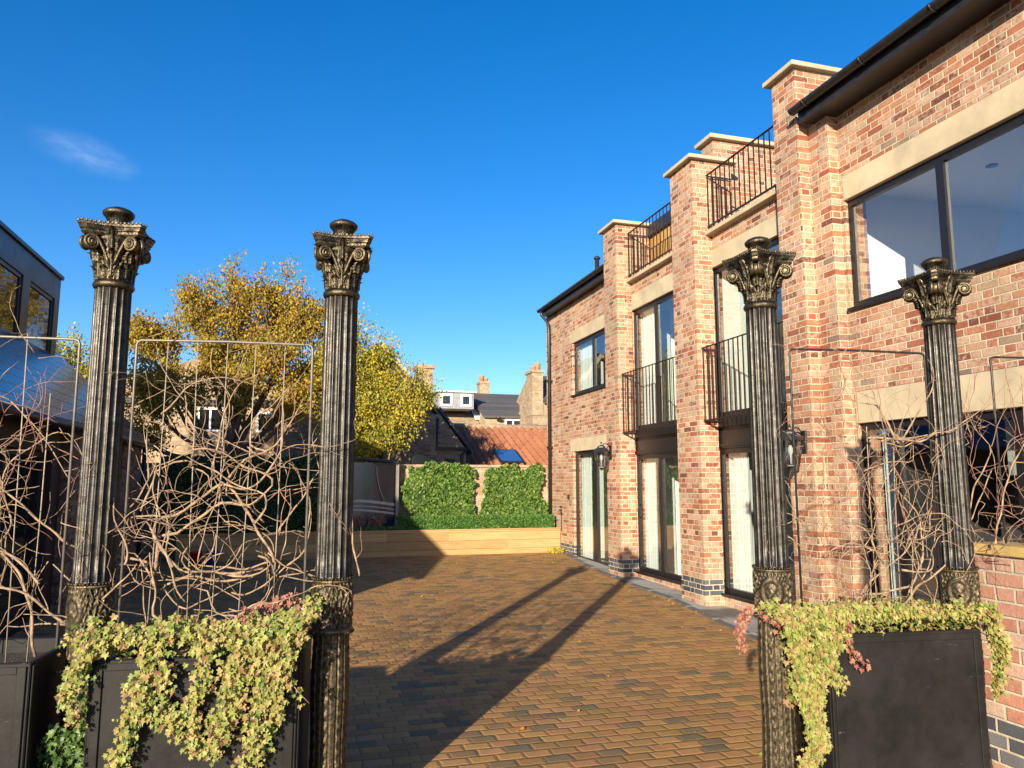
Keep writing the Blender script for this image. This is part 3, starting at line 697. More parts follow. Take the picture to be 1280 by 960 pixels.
planter(G5,'black planter behind the low brick wall at the right edge',w=.30)
def trellis(G,label,u0,u1,zt,rods,mat,rodmat,legr=.0058):
    mid,e,n=G; t=thing('trellis_frame',label,'trellis',(mid.x,mid.y,0),math.atan2(e.y,e.x),'wire climbing frames in the planters'); t['_o']=[0,0,0]
    m=MB(); k=.02
    m.tube([(u0,0,.95),(u0,0,zt-k),(u0+k*.3,0,zt-k*.3),(u0+k,0,zt),((u0+u1)/2,0,zt+.004),(u1-k,0,zt),(u1-k*.3,0,zt-k*.3),(u1,0,zt-k),(u1,0,.95)],legr,8); ob('frame',m,mat,t)
    for u,tilt,z in rods:
        m=MB(); m.tube([(u-tilt,.01,.95),(u-tilt*.4,.014,1.6),(u,.006,z)],.0027,6); ob('rod',m,rodmat,t)
    return t
trellis(GL,'rectangular rod frame standing in the planter between the two left columns',-.385,.375,2.345,[(-.255,.02,2.365),(-.13,-.02,2.34),(.0,.015,2.35),(.123,.03,2.35),(.252,.012,2.36)],M['rod'],M['cane'])
trellis(GR,'dark rod frame standing in the black planter right of the gateway',-.365,.41,2.392,[(-.2,.03,1.9),(.05,.0,2.0),(.2,.02,1.95)],M['darkrod'],M['vine'])
trellis(G0,'galvanised rod frame at the left edge of the picture, over the slate roof',-.40,.375,2.34,[(-.2,.02,2.36),(.16,-.02,2.36),(.27,.01,2.1),(-.05,.0,2.36)],M['rod'],M['cane'])
u_=.811-1.2
trellis(G5,'dark rod frame at the right edge of the picture, behind the low brick wall',u_,.40,2.385,[(-.2,.03,2.3),(.1,.0,2.2)],M['darkrod'],M['vine'])
VL= [[(-0.29, 2.342), (-0.243, 2.21), (-0.216, 2.139), (-0.178, 2.056), (-0.134, 1.962), (-0.041, 1.915), (0.12, 1.869), (0.213, 1.858)], [(-0.056, 2.331), (-0.056, 2.215), (0.007, 2.083), (-0.014, 1.939), (-0.016, 1.821), (0.002, 1.727), (0.028, 1.657), (0.109, 1.598), (0.18, 1.539)], [(0.128, 2.219), (0.085, 2.145), (0.019, 2.071), (-0.019, 1.927), (-0.013, 1.797), (-0.004, 1.727), (0.039, 1.657), (0.097, 1.621), (0.159, 1.505), (0.22, 1.4), (0.24, 1.307)], [(-0.279, 1.773), (-0.203, 1.808), (-0.095, 1.856), (0.007, 1.845), (0.123, 1.798), (0.217, 1.751), (0.22, 1.68), (0.13, 1.633), (0.029, 1.622), (-0.08, 1.576), (-0.165, 1.508), (-0.239, 1.463), (-0.267, 1.385), (-0.263, 1.317)], [(-0.333, 1.589), (-0.276, 1.727), (-0.257, 1.773), (-0.192, 1.797), (-0.137, 1.82), (-0.125, 1.791), (-0.066, 1.727), (-0.008, 1.692), (0.106, 1.68), (0.209, 1.656)], [(-0.2, 2.139), (-0.157, 1.985), (-0.131, 1.914), (-0.125, 1.791)], [(-0.234, 1.566), (-0.137, 1.611), (-0.007, 1.68), (0.105, 1.703), (0.205, 1.762), (0.247, 1.858), (0.285, 1.93), (0.275, 2.051)], [(-0.024, 1.797), (0.079, 1.774), (0.171, 1.739), (0.261, 1.81), (0.333, 1.727), (0.359, 1.667), (0.37, 1.514), (0.344, 1.421), (0.29, 1.341), (0.246, 1.307)], [(0.163, 1.539), (0.212, 1.597), (0.187, 1.644), (0.117, 1.68), (0.024, 1.727), (-0.128, 1.844), (-0.24, 1.866)], [(0.163, 1.528), (0.057, 1.506), (-0.065, 1.507), (-0.118, 1.45), (-0.131, 1.382), (-0.112, 1.348), (0.01, 1.329), (0.166, 1.332), (0.232, 1.376), (0.186, 1.4)], [(-0.279, 1.773), (-0.267, 1.669), (-0.254, 1.543), (-0.227, 1.44), (-0.168, 1.36), (-0.068, 1.336), (0.066, 1.322), (0.188, 1.337)], [(-0.366, 1.42), (-0.323, 1.419), (-0.265, 1.351), (-0.249, 1.272)], [(-0.313, 1.796), (-0.349, 1.681), (-0.428, 1.556), (-0.467, 1.5)], [(0.351, 1.895), (0.423, 1.847), (0.52, 1.763), (0.559, 1.631), (0.6, 1.417), (0.615, 1.3)], [(-0.371, 1.499), (-0.363, 1.544), (-0.279, 1.589), (-0.247, 1.509), (-0.168, 1.36)], [(-0.29, 1.96), (-0.273, 1.866), (-0.276, 1.727)], [(0.024, 1.727), (0.122, 1.821), (0.223, 1.894), (0.278, 1.967), (0.344, 2.089)], [(-0.248, 2.008), (-0.176, 2.128), (-0.088, 2.166), (0.014, 2.18), (0.131, 2.158)], [(0.248, 2.149), (0.158, 2.05), (0.115, 1.989), (0.113, 1.893), (0.213, 1.846)], [(-0.285, 1.427), (-0.246, 1.279), (-0.24, 1.175), (-0.177, 1.121), (-0.123, 1.068)], [(-0.182, 1.404), (-0.159, 1.351), (-0.077, 1.35), (0.026, 1.364), (0.132, 1.346), (0.215, 1.366)], [(0.214, 1.409), (0.239, 1.312), (0.231, 1.237), (0.139, 1.186), (0.015, 1.157), (-0.074, 1.108), (-0.163, 1.059)], [(0.133, 1.314), (0.031, 1.273), (-0.074, 1.302), (-0.176, 1.299), (-0.215, 1.268), (-0.202, 1.205), (-0.148, 1.162), (-0.068, 1.181), (0.032, 1.241), (0.133, 1.314)], [(0.124, 1.06), (0.099, 1.134), (0.037, 1.146), (-0.03, 1.243), (-0.072, 1.265), (0.009, 1.295)], [(-0.677, 1.35), (-0.574, 1.276), (-0.452, 1.211)], [(-0.293, 1.385), (-0.277, 1.29), (-0.264, 1.072)], [(-0.83, 1.11), (-0.639, 1.099), (-0.453, 1.086)], [(-0.787, 0.92), (-0.587, 0.922), (-0.454, 0.957), (-0.407, 0.985)], [(-0.722, 1.188), (-0.605, 1.164), (-0.463, 1.089)], [(-0.303, 1.385), (-0.36, 1.323), (-0.472, 1.222), (-0.603, 1.134)]]
VR= [[(-0.051, 1.118), (-0.035, 1.181), (0.044, 1.285), (0.085, 1.348), (0.005, 1.413), (-0.039, 1.478)], [(-0.013, 1.159), (0.073, 1.178), (0.208, 1.196), (0.312, 1.269), (0.345, 1.365), (0.339, 1.452), (0.334, 1.539), (0.289, 1.606), (0.256, 1.661)], [(0.129, 1.124), (0.206, 1.175), (0.283, 1.216), (0.414, 1.299), (0.526, 1.428), (0.623, 1.515), (0.739, 1.648), (0.816, 1.772)], [(0.2, 1.09), (0.22, 1.196), (0.228, 1.302), (0.244, 1.421), (0.245, 1.518), (0.176, 1.584)], [(0.004, 1.936), (0.126, 1.915), (0.264, 1.927), (0.38, 1.951), (0.512, 1.998), (0.648, 2.08), (0.721, 2.15)], [(0.065, 1.925), (0.188, 1.921), (0.315, 1.933), (0.433, 1.974), (0.553, 2.032), (0.658, 2.045)], [(0.088, 1.909), (0.212, 1.904), (0.368, 1.962), (0.444, 1.963), (0.58, 2.044)], [(0.277, 1.927), (0.257, 1.838), (0.181, 1.815), (0.092, 1.793), (-0.019, 1.77)], [(0.224, 1.09), (0.257, 1.195), (0.27, 1.366), (0.229, 1.475), (0.187, 1.562), (0.144, 1.65)], [(0.141, 1.283), (0.263, 1.27), (0.326, 1.29), (0.32, 1.365), (0.226, 1.432)], [(-0.051, 1.118), (0.001, 1.18), (0.079, 1.263), (0.183, 1.346), (0.275, 1.431)], [(0.342, 1.485), (0.404, 1.484), (0.436, 1.561), (0.541, 1.604), (0.604, 1.593)], [(-0.221, 2.033), (-0.153, 1.967), (-0.02, 1.947)], [(-0.13, 2.134), (-0.102, 2.202), (-0.12, 2.303), (-0.076, 2.418)], [(-0.008, 1.936), (-0.11, 1.88), (-0.196, 1.857), (-0.273, 1.77), (-0.288, 1.716)], [(0.264, 1.927), (0.323, 2.041), (0.383, 2.144), (0.42, 2.283), (0.401, 2.375)], [(-0.148, 1.651), (-0.119, 1.543), (-0.051, 1.478), (0.029, 1.413), (0.094, 1.305)], [(0.648, 2.08), (0.704, 1.977), (0.76, 1.875), (0.68, 1.716), (0.623, 1.515)], [(0.355, 1.805), (0.435, 1.85), (0.505, 1.772), (0.49, 1.605), (0.454, 1.473)], [(0.144, 1.65), (0.177, 1.76), (0.256, 1.827)], [(-0.317, 1.609), (-0.22, 1.651), (-0.126, 1.618)], [(0.163, 1.915), (0.112, 2.071), (0.059, 2.206), (-0.033, 2.317)], [(0.264, 1.927), (0.17, 2.005), (0.101, 2.094), (-0.094, 2.135)]]
rv=random.Random(11)
def smooth(pts,step=.03):
    out=[]
    n=len(pts)
    for i in range(n-1):
        p0=pts[max(i-1,0)];p1=pts[i];p2=pts[i+1];p3=pts[min(i+2,n-1)]
        k=max(2,int((p2-p1).length/step))
        for j in range(k):
            t=j/k; out.append(.5*((2*p1)+(p2-p0)*t+(2*p0-5*p1+4*p2-p3)*t*t+(3*p1-p0-3*p2+p3)*t**3))
    out.append(pts[-1]); return out
def stem(m,pts,r0,r1,wob=.004,n=6,spl=None):
    s=smooth(pts); k=len(s); ph=[rv.uniform(0,6) for _ in range(3)]
    q=[]; 
    for i,p in enumerate(s):
        q.append(p+Vector((math.sin(i*1.1+ph[0]),math.sin(i*.9+ph[1]),math.sin(i*1.3+ph[2])))*wob)
    rs=[(r0+(r1-r0)*i/max(1,k-1))*(1+.13*math.sin(i*1.7+ph[0])+(.35 if rv.random()<.07 else 0)) for i in range(k)]
    m.tube(q,rs,n); return q
def wander(m,p,d,length,r,slab,depth=0,curl=1.0,drop=0.0,kids=.5,zmax=3,zmin=1.05):
    pts=[p.copy()]; d=d.normalized(); ax=rv.uniform(-1,1)*curl; L=0; st=.05
    while L<length:
        ax+=rv.uniform(-.9,.9)*curl; ax*=.72
        # rotate in the frame plane (x,z) mostly
        c,s=math.cos(ax*st*6),math.sin(ax*st*6); d=Vector((d.x*c-d.z*s,d.y+rv.uniform(-.12,.12)-p.y*.25,d.x*s+d.z*c)); d.z-=drop*st; d.normalize()
        p=p+d*st
        if abs(p.y)>slab: d.y*=-.6
        if p.x<-.5 or p.x>.55: d.x*=-.3; ax*=-.8
        if p.z>zmax: d.z=-abs(d.z)*.4
        if p.z<zmin: d.z=abs(d.z)*.6+.1
        pts.append(p.copy()); L+=st
    if len(pts)<3: return
    q=stem(m,pts,r,r*.35,.0025,5 if r<.004 else 6)
    if depth<2:
        for k in range(4,len(pts)-1,3):
            if rv.random()<kids:
                dd=(pts[k]-pts[k-1]).normalized(); side=Vector((dd.z,rv.uniform(-.5,.5),-dd.x))*rv.choice((-1,1))
                wander(m,pts[k].copy(),dd+side*rv.uniform(.5,1.4),length*rv.uniform(.15,.5),r*.55,slab,depth+1,curl*1.3,drop,kids*.6,zmax,zmin)
    # spurs: short snags at the nodes
    for k in range(2,len(pts)-1):
        if rv.random()<.28:
            dd=(pts[k]-pts[k-1]).normalized(); side=Vector((dd.z,rv.uniform(-.6,.6),-dd.x))*rv.choice((-1,1))
            a=pts[k]; b=a+(side+dd*.6).normalized()*rv.uniform(.015,.05); m.tube([a,(a+b)/2+Vector((0,0,rv.uniform(-.004,.008))),b],[r*.6,r*.4,r*.35],4)
def vine(G,label,traced,extra,slab=.13,zmax=2.5,ranges=(-.4,.42),red=0,thick=1.0):
    mid,e,n=G
    t=thing('bare_vine',label,'vine',(mid.x,mid.y,0),math.atan2(e.y,e.x),'leafless vines on the climbing frames'); t['_o']=[0,0,0]
    m=MB()
    for i,pl in enumerate(traced):
        y0=rv.uniform(-slab*.7,slab*.7); y1=rv.uniform(-slab*.7,slab*.7)
        P=[Vector((u,y0+(y1-y0)*j/len(pl)+rv.uniform(-.015,.015),z)) for j,(u,z) in enumerate(pl)]
        # thick end is the lower one
        if P[0].z>P[-1].z: P=P[::-1]
        r=rv.uniform(.0028,.0060)*thick
        P=[P[0]]+[p+Vector((rv.uniform(-.022,.022),0,rv.uniform(-.022,.022))) for p in P[1:]]
        q=stem(m,P,r*1.25,r*.4,.0032,7)
        for k in range(3,len(q)-2,4):
            if rv.random()<.6:
                dd=(q[k+1]-q[k]).normalized(); side=Vector((dd.z,rv.uniform(-.5,.5),-dd.x))*rv.choice((-1,1))
                wander(m,q[k].copy(),dd*.7+side,rv.uniform(.06,.34),r*.42,slab,1,1.6,.2,.3,zmax)
    for (cnt,za,zb,len_,r,curl) in extra:
        for _ in range(cnt):
            p=Vector((rv.uniform(*ranges),rv.uniform(-slab,slab),rv.uniform(za,zb))); a=rv.uniform(0,math.pi*2)
            wander(m,p,Vector((math.cos(a),0,math.sin(a)+.3)),rv.uniform(.4,1)*len_,r*rv.uniform(.6,1.2)*thick,slab,0,curl,.1,.35,zmax)
    ob('stem',m,M['vine'],t)
    if red:
        m=MB()
        for _ in range(red):
            p=Vector((rv.uniform(*ranges),rv.uniform(-slab,slab),rv.uniform(1.2,2.0))); a=rv.uniform(.2,2.9)
            wander(m,p,Vector((math.cos(a),0,math.sin(a))),rv.uniform(.3,.8),.0022,slab,0,.8,.5,.3,zmax)
        ob('young_shoot',m,M['vinered'],t)
    return t
vine(GL,'thick tangled leafless vine looping over the frame between the two left columns',VL,[(20,1.05,1.5,.8,.0038,1.7),(26,1.4,2.2,.55,.0022,1.5),(9,2.0,2.4,.35,.0016,1.4)],red=5)
vine(GR,'thin tangled leafless vine on the dark frame right of the gateway, against the brick',VR,[(34,1.05,1.6,.7,.0032,1.8),(44,1.4,1.95,.55,.0021,1.6),(26,1.8,2.42,.35,.0014,1.5)],red=8,thick=.9)
V0=[[(-.45,1.0),(-.3,1.4),(-.1,1.75),(.05,2.0),(-.05,2.25),(-.3,2.32)],[(.3,1.0),(.25,1.3),(.05,1.5),(-.1,1.8),(0.05,2.1),(.2,1.95),(.36,1.75)],
 [(-.2,1.1),(-.05,1.35),(.12,1.5),(.1,1.75),(.28,1.95),(.36,1.85),(.45,1.7)],[(-.4,1.95),(-.2,1.9),(0,1.8),(.2,1.62),(.4,1.45),(.6,1.4),(.75,1.36)],[(-.3,1.2),(0,1.25),(.2,1.3),(.4,1.12),(.55,1.08)],[(-.45,1.5),(-.1,1.4),(.15,1.45),(.3,1.3)]]
vine(G0,'reddish leafless vine on the frame at the left edge of the picture',V0,[(14,1.05,1.7,.8,.0028,1.4),(22,1.4,2.1,.6,.0019,1.3),(5,2.0,2.3,.4,.0018,1.2)],red=20)
V5=[[(-.5,1.4),(-.35,1.75),(-.2,2.0),(-.1,2.3)],[(-.35,1.3),(-.2,1.6),(0,1.8),(.2,1.9)]]
vine(G5,'thin reddish vine on the frame at the right edge, in front of the dark window',V5,[(9,1.4,2.0,.6,.0024,1.2),(16,1.5,2.35,.6,.0017,1.0)],red=26,ranges=(-.62,.35),zmax=2.45,thick=.8)
IVL= [([(-0.433, 1.12), (-0.277, 1.129), (-0.043, 1.131), (0.166, 1.13), (0.427, 1.138)], 0.05, 700), ([(-0.361, 1.102), (-0.425, 1.002), (-0.444, 0.887), (-0.398, 0.827)], 0.045, 330), ([(-0.159, 1.111), (-0.18, 0.963), (-0.214, 0.818), (-0.248, 0.69), (-0.268, 0.563)], 0.055, 650), ([(-0.125, 1.02), (-0.104, 0.9), (-0.069, 0.811), (0.008, 0.719), (0.098, 0.685)], 0.045, 240), ([(0.047, 1.104), (0.04, 0.954), (0.002, 0.837), (0.038, 0.717)], 0.05, 330), ([(0.167, 1.115), (0.159, 0.949), (0.135, 0.83), (0.083, 0.686)], 0.075, 800), ([(0.273, 1.127), (0.264, 0.975), (0.255, 0.825), (0.245, 0.706), (0.192, 0.563)], 0.07, 850), ([(0.349, 1.14), (0.347, 1.033), (0.312, 0.912), (0.332, 0.791)], 0.05, 420), ([(0.357, 0.941), (0.437, 0.846)], 0.015, 14), ([(0.425, 1.2), (0.381, 1.124), (0.306, 1.065)], 0.04, 260), ([(-0.027, 0.838), (-0.098, 0.797), (-0.16, 0.874)], 0.03, 90)]
IVR= [([(-0.62, 1.113), (-0.365, 1.129), (-0.044, 1.13), (0.414, 1.117)], 0.04, 950), ([(-0.601, 1.112), (-0.591, 0.925), (-0.562, 0.755), (-0.534, 0.588)], 0.05, 700), ([(-0.466, 1.091), (-0.495, 0.921), (-0.543, 0.754)], 0.055, 750), ([(-0.389, 1.071), (-0.437, 0.918), (-0.405, 0.815)], 0.035, 230), ([(-0.543, 0.754), (-0.513, 0.62), (-0.575, 0.524), (-0.599, 0.428)], 0.04, 300), ([(0.391, 1.099), (0.408, 0.919), (0.38, 0.761)], 0.03, 330), ([(0.445, 0.99), (0.41, 0.848)], 0.025, 100)]
IVP= [([(-0.36, 1.087), (-0.341, 1.018), (-0.318, 0.948), (-0.253, 0.911)], 0.016, 60)]

LEAF=[(0,0),(-.16,-.16),(-.46,-.10),(-.34,.18),(-.52,.42),(-.2,.46),(0,.92),(.2,.46),(.52,.42),(.34,.18),(.46,-.10),(.16,-.16)]
def leaf(V,F,p,nrm,up,size,fold=.25,simple_=False):
    nrm=nrm.normalized(); x=up.cross(nrm)
    if x.length<1e-4: x=nrm.orthogonal()
    x.normalize(); y=nrm.cross(x)*-1
    b=len(V)
    if simple_:
        for a,c,h in((0,-.5,0),(-.42,.0,.12),(0,.55,-.06),(.42,.0,.12)): V.append(p+(x*a+y*c+nrm*h)*size)
        F.append((b,b+1,b+2));F.append((b,b+2,b+3)); return
    V.append(p+(y*.25+nrm*.0)*size)
    for a,c in LEAF: V.append(p+(x*a+y*c+nrm*(abs(a)*fold-(c-.3)**2*.25))*size)
    n=len(LEAF)
    for k in range(n): F.append((b,b+1+k,b+1+(k+1)%n))
ri=random.Random(5)
def g3(): return Vector((ri.gauss(0,1),ri.gauss(0,1),ri.gauss(0,1)))
def ivy(G,name,label,strands,mat,nfront=-.31,u_shift=0,extra=None,keep=1.0,stemmat=None,cat='ivy',group='trailing ivy in the planters'):
    mid,e,n=G; t=thing(name,label,cat,(mid.x,mid.y,0),math.atan2(e.y,e.x),group); t['_o']=[0,0,0]
    V=[];F=[]; st=MB()
    for pts,w,cnt in strands:
        P=smooth([Vector((u+u_shift,nfront,z)) for u,z in pts],.02)
        if P[0].z>.95: P=[Vector((P[0].x,-.1,P[0].z+.02)),Vector((P[0].x,-.22,P[0].z+.02))]+P
        for _ in range(2 if w>.03 else 1):
            st.tube([p+Vector((ri.uniform(-1,1)*w*.3,ri.uniform(-.0,.02),0)) for p in P[::3]+[P[-1]]],.0022,5)
        for _ in range(int(cnt*keep)):
            i=int(ri.random()**.92*(len(P)-1)); tt=i/len(P)
            ww=w*(1.05-.45*tt); p=P[i]+Vector((ri.gauss(0,1)*ww*.5,-abs(ri.gauss(0,1))*.028+.02,ri.gauss(0,.018)))
            if p.y>-.275 and abs(p.x)<.40 and p.z<1.03: p.y=-.28-ri.random()*.02
            nv=Vector((0,-1,.45))+g3()*.42; size=ri.uniform(.010,.034)*(1-.25*tt)
            leaf(V,F,p,nv,Vector((0,0,1))+g3()*.35,size,ri.uniform(.1,.4))
    if extra:
        for (u0,u1,n0,n1,z0,z1,cnt) in extra:
            for _ in range(cnt):
                p=Vector((ri.uniform(u0,u1),ri.uniform(n0,n1),z0+(z1-z0)*ri.random()**1.5)); leaf(V,F,p,Vector((0,-.5,1))+g3()*.5,Vector((0,1,.4))+g3()*.5,ri.uniform(.018,.035),.25)
    mb=MB(); mb.add(V,F); ob('foliage',mb,mat,t)
    ob('stem',st,M['vinered'],t); return t
ivy(GL,'trailing_ivy','yellow-green ivy trailing in long strands over the planter between the left columns',IVL,M['ivy'],keep=1.0,extra=[(-.42,.42,-.25,.24,1.03,1.13,1300)])
ivy(GR,'trailing_ivy','yellow-green ivy over the rim and left corner of the black planter beside the gateway',IVR,M['ivy'],u_shift=.02,keep=1.6,extra=[(-.42,.42,-.25,.24,1.03,1.12,1300),(-.55,-.4,-.28,.1,.7,1.08,500)])
ivy(GR,'red_ivy_sprig','reddish ivy sprig hanging on the black front of the right planter',IVP,M['pinkivy'],cat='ivy sprig',nfront=-.325,group=None,keep=1.3)
ivy(GL,'dark_ivy','dark green ivy hanging in shade down the left side of the left planter',[([(-.42,1.0),(-.45,.8),(-.43,.6),(-.46,.4)],.05,420),([(-.5,.75),(-.55,.5),(-.5,.3)],.08,420)],M['greenivy'],nfront=-.15,group=None)
t=ivy(GR,'pink_ivy_tuft','small pink-leaved ivy tuft poking out behind the left side of the right gateway column',[([(-.62,1.08),(-.66,1.0),(-.64,.9)],.03,150)],M['pinkivy'],nfront=.08,cat='ivy sprig',group=None)
ivy(GL,'red_ivy_sprig','dark red ivy sprig at the back right of the left planter, beside the column',[([(.15,1.15),(.3,1.18),(.38,1.13)],.03,170)],M['pinkivy'],nfront=.1,cat='ivy sprig',group=None)
# ------------------------------------------------------------------ low wall at the right edge
m=MB(); m.box(3.56,3.78,1.2,3.27,-.12,1.335); t=thing('low_brick_wall','low brick wall with a blue-brick band and sandstone coping, right edge of the picture','wall',(3.67,2.2,0)); ob('wall',m,M['brickl'],t)
m=MB(); 
for k in range(3): m.box(3.53,3.81,1.2+k*.7,1.2+k*.7+.695,1.337,1.39,.005)
ob('coping',m,M['ochre'],t)
# ------------------------------------------------------------------ back of the courtyard: timber planter, hedges, wall, glass screen
tp=thing('timber_planter','long low raised bed of horizontal sawn boards across the back of the courtyard','raised bed',(2,16.5,0))
m=MB(); m.box(-2.2,6.0-.12,16.3,16.35,.10,.655); m.box(-2.2,5.88,16.95,17.0,.10,.655); ob('board_panel',m,M['timber'],tp)
m=MB(); m.box(5.82,5.885,16.302,16.948,.10,.655); ob('board_panel',m,M['timber'],tp)
m=MB(); m.box(-2.2,5.9,16.275,16.36,.658,.68,.003); ob('top_rail',m,M['timber'],tp)
m=MB(); m.box(-2.2,5.86,16.31,16.34,-.1,.098); ob('plinth',m,M['black'],tp)
m=MB(); m.box(-2.2,5.8,16.352,16.948,.45,.6); ob('soil',m,M['soil'],tp)
# ground wedge in front of the bed (pale edging)
m=MB(); 
for k in range(8): m.box(1.0+k*.5,1.49+k*.5,16.12,16.27,.0,.125,.004)
ob('pale_edging',m,M['kerb'],kind='structure')
bw=thing('boundary_wall','sandy brick garden wall behind the raised bed, with two ivy patches','wall',(2,17.3,0))
m=MB(); m.box(-3.2,5.895,17.2,17.42,-.1,2.05); ob('wall',m,M['sandbrick'],bw)
m=MB(); m.box(-3.2,5.893,17.17,17.45,2.052,2.11,.005); ob('coping',m,M['sandbrick'],bw)
def mass(name,label,cat,mat,sampler,count,size,loc,group=None,nb=Vector((0,-1,.5)),spread=.5,core=None,branch=None):
    t=thing(name,label,cat,loc,0,group)
    V=[];F=[]
    for _ in range(count):
        p=sampler()
        if p is None: continue
        leaf(V,F,p,nb+g3()*spread,Vector((0,0,1))+g3()*.6,ri.uniform(.6,1.2)*size,simple_=True)
    mb=MB(); mb.add(V,F); ob('foliage',mb,mat,t)
    if core is not None: ob('branches',core,M['bark'],t)
    return t
from mathutils import noise as NZ
def patch(x0,x1,z0,z1,y):
    def s():
        for _ in range(30):
            x=ri.uniform(x0-.1,x1+.1); z=ri.uniform(z0,z1+.12)
            ex=max(x0-x,x-x1); ez=z-z1; k=NZ.noise(Vector((x*2.3,z*2.3,y)))*.26+NZ.noise(Vector((x*7,z*7,y)))*.14
            cx=min(x-x0,x1-x); edge=min(cx,z1-z+.02, ) 
            if edge+k>.02:
                thick=.10+.10*NZ.noise(Vector((x*3,z*3,3)))+.06
                return Vector((x,y-ri.random()*max(.04,thick),z))
        return None
    return s
def twigs(x0,x1,z0,z1,y,n=14):
    m=MB()
    for _ in range(n):
        x=ri.uniform(x0,x1); pts=[Vector((x,y,z0))]
        while pts[-1].z<z1-.1: pts.append(pts[-1]+Vector((ri.uniform(-.12,.12),ri.uniform(-.01,.01),ri.uniform(.08,.2))))
        m.tube(pts,[.012*(1-.7*i/len(pts)) for i in range(len(pts))],5)
    return m
mass('wall_ivy','left ivy patch on the back wall, beside the dark glass screen','ivy',M['wallivy'],patch(2.36,4.10,.8,2.06,17.17),9000,.075,(3.2,17.18,.6),'ivy patches on the back wall',core=twigs(2.5,3.9,.6,1.9,17.16))
mass('wall_ivy','right ivy patch on the back wall, nearest the brick house','ivy',M['wallivy'],patch(4.20,5.76,.8,2.05,17.17),8500,.075,(5.0,17.18,.6),'ivy patches on the back wall',core=twigs(4.4,5.6,.6,1.9,17.16))
def boxs(x0,x1,y0,y1,z0,z1,amp=.03):
    def s():
        x=ri.uniform(x0,x1); f=ri.random(); k=NZ.noise(Vector((x*4,f*3,0)))*amp
        if f<.55: return Vector((x,y0+ri.random()*.06+k,ri.uniform(z0,z1+k)))
        if f<.93: return Vector((x,ri.uniform(y0,y1),z1-ri.random()*.05+k))
        return Vector((x,ri.uniform(y0,y1),ri.uniform(z0,z1)))
    return s
mass('box_hedge','low clipped box hedge growing in the raised bed under the ivy','hedge',M['box'],boxs(2.2,5.8,16.46,16.85,.6,.95),15000,.05,(4,16.6,.6))
mass('evergreen_hedge','tall dark evergreen hedge in shade behind the left part of the raised bed','hedge',M['darkhedge'],boxs(-2.6,.72,16.5,17.1,.6,2.2,.15),16000,.09,(-1,16.8,.6),core=twigs(-2.5,.6,.5,2.0,16.85,20))
mass('ground_plants','low green and rusty plants in the raised bed in front of the glass screen','plant',M['greenivy'],boxs(.8,2.2,16.4,16.7,.6,.74,.06),1800,.06,(1.4,16.55,.6))
for i,(x,l) in enumerate(((1.35,'left rusty-leaved shrub in the raised bed in front of the glass screen'),(1.75,'right rusty-leaved shrub in the raised bed in front of the glass screen'))):
    def s(x=x):
        a=ri.random(); return Vector((x+ri.gauss(0,.07)*(.5+a),16.6+ri.gauss(0,.06),.62+.33*a))
    mass('rusty_shrub',l,'shrub',M['pinkivy'],s,260,.045,(x,16.6,.6),'small rusty shrubs in the raised bed',core=twigs(x-.04,x+.04,.6,.98,16.6,5))
def s(): a=ri.random(); return Vector((5.72+ri.gauss(0,.1),16.05+ri.gauss(0,.08),gz(16)+.02+.10*a*a))
mass('yellow_weed','small yellow plant at the foot of the raised bed beside the brick house','plant',M['yellow'],s,260,.04,(5.72,16.05,gz(16)))
# dark glass screen
gs=thing('glass_screen','dark glossy glazed screen with pale curved bands, between the hedge and the left ivy patch','glass screen',(1.5,17,0))
m=MB(); vs=[];nx,nz_=24,10
for j in range(nz_+1):
    for i in range(nx+1): x=.74+1.46*i/nx; vs.append((x,16.99-.10*math.sin(math.pi*i/nx),.62+1.52*j/nz_))
m.add(vs,[(j*(nx+1)+i,j*(nx+1)+i+1,(j+1)*(nx+1)+i+1,(j+1)*(nx+1)+i) for j in range(nz_) for i in range(nx)],True); ob('glass',m,darkglass('screen_glass',(.02,.025,.038),.22),gs)
m=MB(); m.box(2.2,2.27,16.92,17.12,.0,2.17,.006); m.box(.68,.74,16.92,17.12,0,2.2,.006); ob('post',m,simple('weathered_post',(.22,.19,.16),.8),gs)
m=MB(); m.tube([(.68+1.6*i/16,16.93-.06*math.sin(math.pi*i/16),2.18+.05*math.sin(math.pi*(i/16)**.7)-.04*(i/16)) for i in range(17)],.035,8); m.box(.7,2.24,16.9,17.15,2.10,2.14); ob('top_rail',m,M['zinc'],gs)
bandm=simple('pale_band',(.42,.37,.34),.6)
for (h0,w_) in((1.26,.03),(1.15,.012),(1.06,.022)):
    m=MB(); vs=[]
    for i in range(25):
        x=.76+1.42*i/24; y=16.985-.10*math.sin(math.pi*i/24)-.012; zz=h0+.10*math.cos((i-8)/16*1.5)-.06
        vs+=[(x,y,zz-w_),(x,y,zz+w_),(x,y-.01,zz+w_),(x,y-.01,zz-w_)]
    m.add(vs,[(4*i+a,4*i+(a+1)%4,4*i+4+(a+1)%4,4*i+4+a) for i in range(24) for a in range(4)]); ob('band',m,bandm,gs)
m=MB(); m.tube([(1.92-.16+.06*i/6*i/6*3,16.86,2.05-.75*i/6) for i in range(7)],.009,6); ob('cable',m,bandm,gs)

# leaves blown onto the paving
V=[];F=[]
for _ in range(420):
    y=4.5+11.5*ri.random()**1.1; x=ri.uniform(-2.5,5.4)
    if ri.random()<.45: x=5.35-abs(ri.gauss(0,.35)); 
    p=Vector((x,y,gz(y)+.012)); leaf(V,F,p,Vector((0,0,1))+g3()*.3,Vector((1,0,0))+g3(),ri.uniform(.018,.04),.3)
mb=MB(); mb.add(V,F); o=ob('fallen_leaves',mb,M['amber'],kind='stuff'); tag(o,'small fallen autumn leaves scattered over the block paving','leaves')
